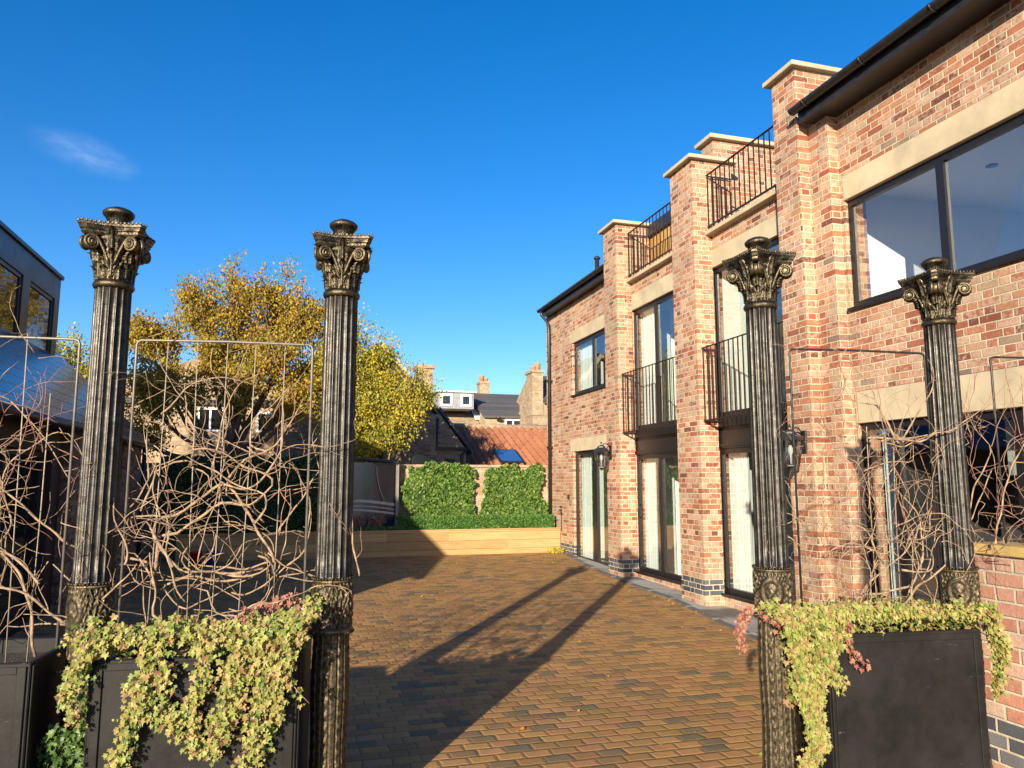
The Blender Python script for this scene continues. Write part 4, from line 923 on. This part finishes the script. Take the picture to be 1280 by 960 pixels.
# ------------------------------------------------------------------ building on the left
lb_=thing('slate_roofed_annexe','dark low annexe with blue slate roof and zinc dormer on the left, in shade','building',(-3,10,0))
Y0,Y1=5.9,16.2
m=MB(); wallgrid(m,Y0,Y1,-.1,2.5,[(6.2,7.8,.0,2.1),(8.2,10.9,.0,2.1),(12.7,14.1,.0,2.1)],-3.25,-3.0)
m.box(-9,-3.25,Y1-.2,Y1,-.1,2.5); m.box(-9,-3.25,Y0,Y0+.2,-.1,2.5)
m.prism([(-3.0,2.5),(-6.4,5.9),(-9.8,2.5)],'y',Y0,Y0+.2); m.prism([(-3.0,2.5),(-6.4,5.9),(-9.8,2.5)],'y',Y1-.2,Y1)
ob('wall',m,M['darktimber'],lb_)
for a,b in((11.3,12.4),(14.3,15.9)):
    m=MB(); m.box(-3.003,-2.86,a,b,-.1,2.42); ob('brick_pier',m,M['darkbrick'],lb_)
for a,b in((6.2,7.8),(8.2,10.9),(12.7,14.1)):
    m=MB(); x=-3.12; m.box(x-.03,x+.03,a,b,2.03,2.1); m.box(x-.03,x+.03,a,b,0,.07); m.box(x-.03,x+.03,a,a+.06,.07,2.03); m.box(x-.03,x+.03,b-.06,b,.07,2.03); c=(a+b)/2; m.box(x-.03,x+.03,c-.05,c+.05,.07,2.03)
    f=ob('glazed_door',m,M['black'],lb_)
    for p,q in((a+.06,c-.05),(c+.05,b-.06)):
        g=MB(); g.box(x-.008,x+.008,p,q,.07,2.03); ob('pane',g,M['dglass'],lb_,f)
m=MB(); m.prism([(-2.78,2.36),(-6.4,5.98),(-6.4,6.06),(-2.78,2.50)],'y',Y0-.12,Y1+.12); m.prism([(-10,2.36),(-6.4,5.98),(-6.4,6.06),(-10,2.45)],'y',Y0-.12,Y1+.12)
rf_=ob('slate_roof',m,M['slate'],lb_)
m=MB(); m.tube([(-2.75,Y0-.1,2.42),(-2.75,Y1+.1,2.42)],.055,10); ob('gutter',m,M['black'],lb_,rf_)
m=MB(); m.tube([(-2.84,Y1-.1,2.4),(-2.84,Y1-.1,.0)],.04,10); ob('downpipe',m,M['black'],lb_)
# dormer
m=MB(); X=-4.3
wallgrid(m,7.3,15.3,3.72,5.44,[(13.72,15.02,3.8,5.02),(11.6,13.38,3.8,5.02),(9.3,11.2,3.8,5.02),(7.3,8.9,3.8,5.02)],X-.2,X)
m.box(-6.5,X-.2,15.1,15.3,3.9,5.44); m.box(-6.5,X-.2,7.0,7.2,3.9,5.44)
dm=ob('dormer',m,M['zinc'],lb_)
m=MB(); m.box(-6.6,X+.04,6.95,15.35,5.442,5.52,.01); ob('dormer_roof',m,M['zinc'],lb_,dm)
for a,b in((13.72,15.02),(11.6,13.38),(9.3,11.2),(7.3,8.9)):
    m=MB(); x=X-.05; z0,z1=3.8,5.02
    m.box(x-.03,x+.03,a,b,z1-.07,z1);m.box(x-.03,x+.03,a,b,z0,z0+.07);m.box(x-.03,x+.03,a,a+.07,z0+.07,z1-.07);m.box(x-.03,x+.03,b-.07,b,z0+.07,z1-.07)
    ob('window_frame',m,M['black'],lb_,dm)
    g=MB(); g.box(x-.008,x+.008,a+.07,b-.07,z0+.07,z1-.07); ob('pane',g,M['dglass'],lb_,dm)
# ------------------------------------------------------------------ houses behind
def quadroof(m,p,t=.12):
    # p: 4 points (lower-left, lower-right, upper-right, upper-left)
    P=[Vector(q) for q in p]; nn=(P[1]-P[0]).cross(P[3]-P[0]).normalized()*t
    vs=P+[q-nn for q in P]; m.add(vs,[(0,1,2,3),(7,6,5,4),(0,4,5,1),(1,5,6,2),(2,6,7,3),(3,7,4,0)])
def winpart(root,x0,x1,y,z0,z1,mull=1,mat='upvc',fw=.06,name='window'):
    m=MB(); m.box(x0,x1,y-.05,y,z1-fw,z1);m.box(x0,x1,y-.05,y,z0,z0+fw);m.box(x0,x0+fw,y-.05,y,z0+fw,z1-fw);m.box(x1-fw,x1,y-.05,y,z0+fw,z1-fw)
    for k in range(1,mull): c=x0+(x1-x0)*k/mull; m.box(c-fw/2,c+fw/2,y-.05,y,z0+fw,z1-fw)
    f=ob(name,m,M[mat],root)
    g=MB(); g.box(x0+fw,x1-fw,y-.02,y-.01,z0+fw,z1-fw); ob('pane',g,M['dglass'],root,f); return f
# pantiled outbuilding
pt=thing('pantiled_house','low house with red clay pantile roof and a small blue rooflight, behind the back wall','house',(7,23,0))
m=MB(); m.box(3.9,9.4,22.2,30,-.1,2.0); m.prism([(22.2,2.0),(26,3.62),(29.8,2.0)],'x',3.95,9.3); ob('wall',m,M['brownbrick'],pt)
m=MB(); nc=22; vs=[]; w0,w1=3.85,9.5; n=int((w1-w0)/.25); pts=[]
for i in range(n*6+1):
    x=w0+i*.25/6; ph=(i%6)/6; pts.append((x,.06*math.sin(ph*2*math.pi)+(.03 if ph<.2 else 0)))
rows=12
for j in range(rows):
    for e in(0,1):
        f=(j+e)/rows; y=21.9+(26-21.9)*f; z=1.95+(3.66-1.95)*f+(.014 if e==0 else 0)
        vs+=[(x,y,z+h) for x,h in pts]
K=len(pts); m.add(vs,[(r*K+i,r*K+i+1,(r+1)*K+i+1,(r+1)*K+i) for r in range(2*rows-1) for i in range(K-1)],False)
prf=ob('pantile_roof',m,M['pantile'],pt)
m=MB(); m.tube([(w0,26.02,3.68),(w1,26.02,3.68)],.11,10); ob('ridge_tiles',m,M['sandbrick'],pt,prf)
m=MB(); quadroof(m,[(w0,30.1,1.95),(w1,30.1,1.95),(w1,26.02,3.64),(w0,26.02,3.64)],-.06); ob('rear_roof',m,M['pantile'],pt,prf)
m=MB(); quadroof(m,[(6.18,22.55,2.30),(6.98,22.55,2.30),(6.98,23.6,2.74),(6.18,23.6,2.74)],-.03); f=ob('rooflight',m,M['zinc'],pt,prf)
bg=darkglass('blue_glass',(.03,.10,.28),.08)
m=MB(); quadroof(m,[(6.25,22.63,2.375),(6.91,22.63,2.375),(6.91,23.52,2.75),(6.25,23.52,2.75)],.01); ob('rooflight_glass',m,bg,pt,prf)
# long slate roofed brick house
sh=thing('slate_roofed_house','distant brick house with grey slate roof and white windows above the pantiles','house',(10,34,0))
m=MB(); m.box(8.3,12.4,33,39,-.1,4.75); m.prism([(33,4.75),(36,6.05),(39,4.75)],'x',8.35,12.3); ob('wall',m,M['sandbrick'],sh)
m=MB(); quadroof(m,[(8.2,32.8,4.72),(12.6,32.8,4.72),(12.6,36,6.1),(8.2,36,6.1)]); quadroof(m,[(12.6,39.2,4.7),(8.2,39.2,4.7),(8.2,36,6.1),(12.6,36,6.1)]); ob('slate_roof',m,M['slatefar'],sh)
winpart(sh,9.24,10.02,33,4.22,4.58,2,fw=.07); winpart(sh,10.3,10.62,33,4.22,4.5,1,fw=.06)
m=MB(); m.tube([(8.85,32.95,4.5),(8.85,32.7,4.52)],.02,6); m.lathe([(.02,4.50),(.12,4.55),(.16,4.62)],16,(8.85,32.68)); ob('satellite_dish',m,M['black'],sh)
# neighbouring dormered slate roof with chimney
dh=thing('dormered_house','distant dark slate roof with flat grey dormer, two white windows and a tall brick chimney','house',(7.5,35,0))
m=MB(); m.box(5.2,8.28,33.8,40,-.1,4.35); m.prism([(33.8,4.35),(37,6.15),(40,4.35)],'x',5.25,8.25); ob('wall',m,M['sandbrick'],dh)
m=MB(); quadroof(m,[(6.3,33.3,4.0),(8.9,33.3,4.0),(9.1,37,6.2),(5.1,37,6.2)]); quadroof(m,[(9.1,40.3,4.2),(5.1,40.3,4.2),(5.1,37,6.2),(9.1,37,6.2)]); sr=ob('slate_roof',m,M['slatefar'],dh)
m=MB(); quadroof(m,[(8.1,34.1,4.62),(8.6,34.1,4.62),(8.6,34.9,5.1),(8.1,34.9,5.1)],-.1); ob('skylight',m,M['upvc'],dh,sr)
m=MB(); m.box(6.22,7.88,33.5,36,5.05,5.80); dd=ob('dormer',m,simple('dormer_slate_cheek',(.25,.26,.28),.7),dh)
m=MB(); m.box(6.1,7.98,33.4,36,5.802,5.88); ob('dormer_roof',m,M['panel'],dh,dd)
winpart(dh,6.32,6.86,33.497,5.16,5.72,1,fw=.09); winpart(dh,7.26,7.76,33.497,5.16,5.72,1,fw=.09)
m=MB(); m.box(8.78,9.28,36.0,36.6,5.2,6.6); m.box(8.74,9.32,35.96,36.64,6.6,6.72); 
ch=ob('chimney',m,M['sandbrick'],dh)
m=MB(); m.lathe([(.12,6.72),(.13,6.95),(.16,7.0),(.12,7.05)],12,(8.93,36.3)); m.lathe([(.1,6.72),(.11,6.88),(.13,6.92)],12,(9.16,36.3)); ob('chimney_pot',m,M['terracotta'],dh,ch)
# small gabled outhouse in front of it
# tall house at the right with chimney stack
th_=thing('tall_chimneyed_house','distant brick gable end with stout chimney, beside the far downpipe','house',(11,31,0))
m=MB(); m.prism([(9.6,4.4),(10.55,5.4),(10.7,6.35),(14.5,6.4),(14.5,-.1),(9.6,-.1)],'y',31,31.4) if False else None
m.box(10.5,14.5,31,36,-.1,5.3); m.box(9.95,10.498,31.0,36,-.1,4.9); m.prism([(31.0,5.25),(33.2,6.52),(35.6,5.25)],'x',10.36,10.56); m.box(9.955,10.49,31.01,33,4.9,5.35)
ob('wall',m,M['sandbrick'],th_)
m=MB(); quadroof(m,[(10.45,30.8,5.2),(14.6,30.8,5.2),(14.6,33.2,6.7),(10.45,33.2,6.7)]); ob('slate_roof',m,M['slatefar'],th_)
m=MB(); m.box(9.93,10.42,30.96,31.9,4.6,6.5); m.box(9.88,10.47,30.91,31.95,6.5,6.62); ch=ob('chimney',m,M['sandbrick'],th_)
m=MB(); m.lathe([(.12,6.62),(.12,6.78),(.14,6.82)],12,(10.07,31.3)); m.lathe([(.13,6.62),(.13,6.86),(.16,6.92),(.12,6.98)],12,(10.28,31.3)); ob('chimney_pot',m,M['terracotta'],th_,ch)
# brown gabled house
gh=thing('gabled_house','brown brick house with pale-edged gable and arched green window, behind the yellow tree','house',(3,22.5,0))
m=MB(); m.prism([(-.6,-.1),(3.85,-.1),(3.85,2.55),(4.3,3.5),(3.3,4.75),(2.4,5.75),(-.6,3.6)],'y',22.6,23.0); 
m.prism([(2.6,-.1),(4.95,-.1),(4.95,2.68),(4.15,3.72),(2.6,3.72)],'y',22.0,22.4); m.box(-.6,3.8,23,28,-.1,3.9); m.box(4.55,4.95,22.4,26,-.1,2.6); ob('wall',m,M['brownbrick'],gh)
m=MB(); quadroof(m,[(4.45,22.5,3.55),(4.45,28,3.55),(2.4,28,5.93),(2.4,22.5,5.93)],.1); quadroof(m,[(-1,28,3.5),(-1,22.35,3.5),(2.4,22.35,5.93),(2.4,28,5.93)],.12)
quadroof(m,[(5.2,21.93,2.6),(5.2,26,2.6),(4.12,26,3.96),(4.12,21.93,3.96)],.08); r_=ob('slate_roof',m,M['slatefar'],gh)
m=MB(); m.prism([(4.42,3.42),(4.50,3.52),(2.44,5.90),(2.38,5.78)],'y',22.25,22.345); ob('barge_board',m,M['stone'],gh,r_)
m=MB(); m.box(3.72,4.2,23.6,24.4,4,5.35); m.box(3.67,4.25,23.55,24.45,5.35,5.47); ob('chimney',m,M['brownbrick'],gh,r_)
m=MB(); m.tube([(4.05,21.94,3.6),(4.05,21.94,2.72),(4.9,21.94,2.68)],.035,8); m.tube([(4.98,21.93,2.7),(4.8,21.93,2.5),(4.78,21.93,1.2)],.045,8); m.box(4.0,5.0,21.9,21.98,2.66,2.74); ob('downpipe',m,M['black'],gh)
m=MB(); ar=[(3.3,1.6),(3.75,1.6),(3.75,2.35)]+[(3.525+.225*math.cos(a*math.pi/8),2.35+.18*math.sin(a*math.pi/8)) for a in range(1,8)]+[(3.3,2.35)]; m.prism(ar,'y',21.97,21.995); ob('arched_window',m,darkglass('green_glass',(.08,.14,.11),.15),gh)
m=MB(); m.box(4.3,4.6,21.96,21.997,2.25,2.4); ob('wall_vent',m,M['black'],gh)
# pale stone house far left behind the tree
st=thing('pale_stone_house','pale stone house glimpsed through the orange tree above the dark hedge','house',(-2,27,0))
m=MB(); m.box(-7,.6,27,32,-.1,4.5); m.prism([(-7,4.5),(.6,4.5),(-3.2,5.9)],'y',27,27.3); ob('wall',m,M['sandbrick'],st)
m=MB(); quadroof(m,[(-7.3,26.8,4.4),(.9,26.8,4.4),(.9,29.6,5.6),(-7.3,29.6,5.6)]); ob('slate_roof',m,M['slatefar'],st)
winpart(st,-3.2,-2.4,26.997,3.4,4.2,2); winpart(st,-1.3,-.7,26.997,3.4,4.1,2)
# ------------------------------------------------------------------ trees
def tree(name,label,base,h,mat,clusters,nleaf,lsize,seed,rad=.16,group='autumn trees behind the courtyard',trunk_h=.28,twigmat=None):
    rt=random.Random(seed); t=thing(name,label,'tree',base,0,group)
    m=MB(); B=Vector(base); V=[];F=[]
    tm=MB(); top=B+Vector((rt.uniform(-.3,.3),0,h*trunk_h)); tm.tube(smooth([B,B+Vector((.06,0,h*.12)),top],.2),[rad*(1.2-.5*i/8) for i in range(len(smooth([B,B+Vector((.06,0,h*.12)),top],.2)))],10); ob('trunk',tm,M['bark'],t)
    tips=[]
    for (cx,cy,cz,rx,ry,rz_,n) in clusters:
        c=Vector((cx,cy,cz)); a=top+Vector((rt.uniform(-.1,.1),rt.uniform(-.1,.1),rt.uniform(-.3,.2)))
        mid=(a+c)/2+Vector((rt.uniform(-.3,.3),rt.uniform(-.3,.3),-.2)); P=smooth([a,mid,c],.25)
        m.tube(P,[rad*.5*(1-.75*i/len(P))+.012 for i in range(len(P))],6)
        for _ in range(n):
            d=Vector((rt.gauss(0,1),rt.gauss(0,1),rt.gauss(0,1))).normalized(); q=c+Vector((d.x*rx,d.y*ry,d.z*rz_))*rt.uniform(.35,1.08)
            s0=P[int(rt.uniform(.45,.99)*len(P))]
            P2=smooth([s0,(s0+q)/2+Vector((rt.uniform(-.12,.12),rt.uniform(-.12,.12),rt.uniform(-.05,.12))),q],.15)
            m.tube(P2,[.020*(1-.8*i/len(P2))+.003 for i in range(len(P2))],4,False); tips.append((q,P2))
    if True:
        for q,P2 in tips:
            for _ in range(3):
                s=P2[int(rt.uniform(.3,1)*(len(P2)-1))]; e=s+Vector((rt.gauss(0,.22),rt.gauss(0,.22),rt.gauss(.1,.2))); m.tube([s,(s+e)/2+Vector((0,0,.03)),e],[.006,.004,.002],3,False)
                k=nleaf//len(tips)//3; dens=rt.random()**.8*1.9
                for _ in range(int(k*dens)):
                    f=rt.random(); p=s*(1-f)+e*f+Vector((rt.gauss(0,.13),rt.gauss(0,.13),rt.gauss(0,.12)))
                    nv=Vector((rt.gauss(0,1),rt.gauss(0,1)-.3,rt.gauss(0,1)+.5)); leaf(V,F,p,nv,Vector((0,0,1)),rt.uniform(.6,1.2)*lsize,simple_=True)
    ob('branches',m,M['bark'],t)
    mb=MB(); mb.add(V,F); ob('crown',mb,mat,t); return t
tree('autumn_tree','large orange and amber autumn tree behind the hedge, between the two left columns',(-1.4,19.6,0),7.4,M['amber'],
 [(-1.6,19.6,6.55,.9,.9,.7,20),(-.55,19.8,6.5,.9,.8,.65,20),(-2.6,19.6,6.2,.8,.8,.7,20),(.15,19.5,5.9,.55,.7,.75,16),(-3.4,19.8,5.35,.7,.7,.7,18),(-1.1,19.5,5.7,.9,.7,.6,14),(.75,19.5,5.15,.5,.6,.6,12),(-1.9,19.3,5.1,.9,.8,.7,16),(-.9,19.4,4.9,.8,.7,.5,10),(.2,19.6,4.4,.7,.7,.8,14),(-3.6,19.5,3.9,.7,.7,.8,18),(-3.9,19.7,5.3,.35,.4,.7,9),(.35,19.5,5.9,.4,.4,.4,9),(-3.9,19.6,3.0,.5,.5,.5,10),(-2.6,19.3,4.2,.8,.7,.6,9),(-1.3,18.9,4.3,.8,.6,.5,9),(.1,18.9,3.7,.7,.6,.7,10),(-.6,18.7,4.9,.7,.5,.4,9)],60000,.07,1,.105)
tree('autumn_tree','yellow-green autumn tree right of the second column, before the brown gable',(1.7,19.0,0),5.8,M['yellow'],
 [(1.25,19,5.2,.55,.6,.65,16),(.7,19,4.7,.45,.5,.6,12),(1.9,19,4.8,.6,.6,.6,18),(1.0,18.9,4.3,.7,.7,.6,18),(2.2,18.9,4.1,.65,.6,.6,20),(1.6,18.7,3.6,.8,.7,.6,24),(2.7,18.9,3.55,.55,.5,.45,16),(2.3,18.7,3.1,.7,.6,.4,18),(1.1,18.7,3.1,.7,.6,.5,18),(1.6,18.5,2.6,.8,.5,.35,18),(2.95,19,4.6,.25,.3,.35,6),(3.1,19,3.9,.35,.3,.3,8),(1.3,19,5.8,.3,.3,.35,6),(2.3,19,5.1,.3,.3,.45,6)],30000,.065,2)
tree('autumn_tree','small sparse yellow-green tree showing between the zinc dormer and the leftmost column',(-6.2,21.5,0),5.6,M['yellow'],
 [(-5.9,21.5,5.0,.7,.6,.6,14),(-5.2,21.5,4.5,.6,.6,.7,12),(-4.6,21.3,5.4,.5,.5,.8,8),(-6.6,21.5,5.2,.6,.6,.6,8),(-5.2,21.4,3.6,.7,.6,.6,8)],6000,.08,3,.1)
# far bare trees over the roofs
def bare(base,h,seed,label):
    rt=random.Random(seed); t=thing('bare_tree',label,'tree',base,0,'far bare trees above the roofs'); m=MB()
    def br(p,d,L,r,k):
        P=[p]; 
        for i in range(4): d=(d+Vector((rt.gauss(0,.12),rt.gauss(0,.12),.03))).normalized(); P.append(P[-1]+d*L/4)
        m.tube(P,[r*(1-.1*i) for i in range(5)],4 if k else 8,False)
        if k<5:
            for _ in range(3): br(P[rt.choice((2,3,4))],(d+Vector((rt.gauss(0,.5),rt.gauss(0,.5),rt.gauss(.1,.25)))).normalized(),L*.68,max(.012,r*.6),k+1)
    br(Vector(base),Vector((0,0,1)),h*.34,h*.02,0); ob('branches',m,M['bark'],t); return t
bare((16,70,0),11.3,4,'distant bare tree above the roof ridge just left of the distant chimney')
bare((12.5,66,0),10.2,6,'distant bare tree above the flat dormer')
bare((19.2,72,0),10.8,9,'distant bare tree above the roof ridge just right of the distant chimney')
for nm,lab,mt,x in(('red_bucket','small red bucket standing in shade at the foot of the raised bed','redp',-1.75),('blue_bucket','small blue bucket standing in shade at the foot of the raised bed','bluep',-1.45)):
    t=thing(nm,lab,'bucket',(x,15.6,gz(15.6)),0); m=MB(); z=gz(15.6); m.lathe([(.09,z),(.12,z+.25),(.127,z+.25),(.127,z+.27),(.11,z+.27),(.085,z+.02)],20,(x,15.6)); ob('body',m,M[mt],t); m=MB(); m.tube([(x+.12*math.cos(a*math.pi/8),15.6-.03,z+.26+.09*math.sin(a*math.pi/8)) for a in range(9)],.005,5); ob('handle',m,M['rod'],t)
# ------------------------------------------------------------------ sun, sky, camera
EL,AZ=R(15.0),R(34.0)
d=Vector((math.sin(AZ)*math.cos(EL),math.cos(AZ)*math.cos(EL),-math.sin(EL)))
sl=bpy.data.lights.new('sun','SUN'); sl.energy=5.0; sl.angle=R(.55); sl.color=(1,.87,.66); so=bpy.data.objects.new('sun',sl); col.objects.link(so); so.rotation_euler=d.to_track_quat('-Z','Y').to_euler(); so.location=(-8,-8,12)
w=bpy.data.worlds.new('World'); scene.world=w; w.use_nodes=True; nt=w.node_tree; nt.nodes.clear()
out=nt.nodes.new('ShaderNodeOutputWorld'); bgd=nt.nodes.new('ShaderNodeBackground'); sky=nt.nodes.new('ShaderNodeTexSky'); sky.sky_type='NISHITA'; sky.sun_disc=False
sky.sun_elevation=EL; sky.sun_rotation=math.pi+AZ; sky.air_density=1.0; sky.dust_density=.3; sky.ozone_density=2.2; sky.altitude=50
hs=nt.nodes.new('ShaderNodeHueSaturation'); hs.inputs['Saturation'].default_value=1.31; hs.inputs['Value'].default_value=1
tint=nt.nodes.new('ShaderNodeMix'); tint.data_type='RGBA'; tint.blend_type='MULTIPLY'; tint.inputs[0].default_value=1; tint.inputs[7].default_value=(.9,.95,1.14,1); nt.links.new(sky.outputs[0],tint.inputs[6]); nt.links.new(tint.outputs[2],hs.inputs['Color'])
# one faint wisp of cirrus, high on the left
tc=nt.nodes.new('ShaderNodeTexCoord'); mp=nt.nodes.new('ShaderNodeMapping'); nt.links.new(tc.outputs['Generated'],mp.inputs[0])
def WM(op,a,b=None,c=None):
    x=nt.nodes.new('ShaderNodeMath'); x.operation=op
    for i,v in enumerate((a,b,c)):
        if v is None: continue
        if isinstance(v,bpy.types.NodeSocket): nt.links.new(v,x.inputs[i])
        else: x.inputs[i].default_value=v
    return x.outputs[0]
CD=Vector((-0.2839, 1.0731, 0.4371)).normalized(); e1=CD.cross(Vector((0,0,1))).normalized(); e2=e1.cross(CD)
def dot(v):
    x=nt.nodes.new('ShaderNodeVectorMath'); x.operation='DOT_PRODUCT'; nt.links.new(tc.outputs['Generated'],x.inputs[0]); x.inputs[1].default_value=v; return x.outputs['Value']
a=WM('MULTIPLY',dot(e1),15.0); b=WM('MULTIPLY',WM('ADD',dot(e2),WM('MULTIPLY',dot(e1),.15)),38.0)
r2=WM('ADD',WM('MULTIPLY',a,a),WM('MULTIPLY',b,b)); fall=WM('MAXIMUM',WM('SUBTRACT',1,r2),0); front=WM('GREATER_THAN',dot(CD),.5)
cn=nt.nodes.new('ShaderNodeCombineXYZ'); nt.links.new(a,cn.inputs[0]); nt.links.new(WM('MULTIPLY',b,1.0),cn.inputs[1])
nz=nt.nodes.new('ShaderNodeTexNoise'); nt.links.new(cn.outputs[0],nz.inputs['Vector']); nz.inputs['Scale'].default_value=2.2; nz.inputs['Detail'].default_value=6; nz.inputs['Roughness'].default_value=.6
fac=WM('MULTIPLY',WM('MULTIPLY',WM('MULTIPLY',WM('MULTIPLY',fall,fall),front),WM('POWER',nz.outputs[0],2.0)),.34)
mx=nt.nodes.new('ShaderNodeMix'); mx.data_type='RGBA'; nt.links.new(fac,mx.inputs[0]); nt.links.new(hs.outputs[0],mx.inputs[6]); mx.inputs[7].default_value=(6,7,8.5,1)
nt.links.new(mx.outputs[2],bgd.inputs[0]); bgd.inputs[1].default_value=.09; nt.links.new(bgd.outputs[0],out.inputs[0])
cam=bpy.data.cameras.new('camera'); co=bpy.data.objects.new('camera',cam); col.objects.link(co); scene.camera=co
cam.sensor_width=36; cam.lens=36*930/1280; cam.clip_end=3000; cam.clip_start=.05
co.location=(0,0,1.72); yaw,pit=R(16.2),R(7.47)
fwd=Vector((math.sin(yaw)*math.cos(pit),math.cos(yaw)*math.cos(pit),math.sin(pit))); co.rotation_euler=fwd.to_track_quat('-Z','Y').to_euler()
scene.view_settings.view_transform='Standard'; scene.view_settings.look='None'; scene.view_settings.exposure=1.08; scene.view_settings.gamma=1
scene.cycles.max_bounces=8; scene.cycles.transparent_max_bounces=12
# the gateway ironwork and planters stand at their real size, a little further off and larger than drafted
GS=1.2
for o in list(bpy.data.objects):
    if o.parent is None and o.name.split('.')[0] in ('cast_iron_column','planter_box','trellis_frame','bare_vine','trailing_ivy','red_ivy_sprig','dark_ivy','pink_ivy_tuft','low_brick_wall'):
        o.location=(o.location.x*GS,o.location.y*GS,o.location.z*GS-.344); o.scale=tuple(v*GS for v in o.scale)
for o in bpy.data.objects:
    if '_o' in o: del o['_o']
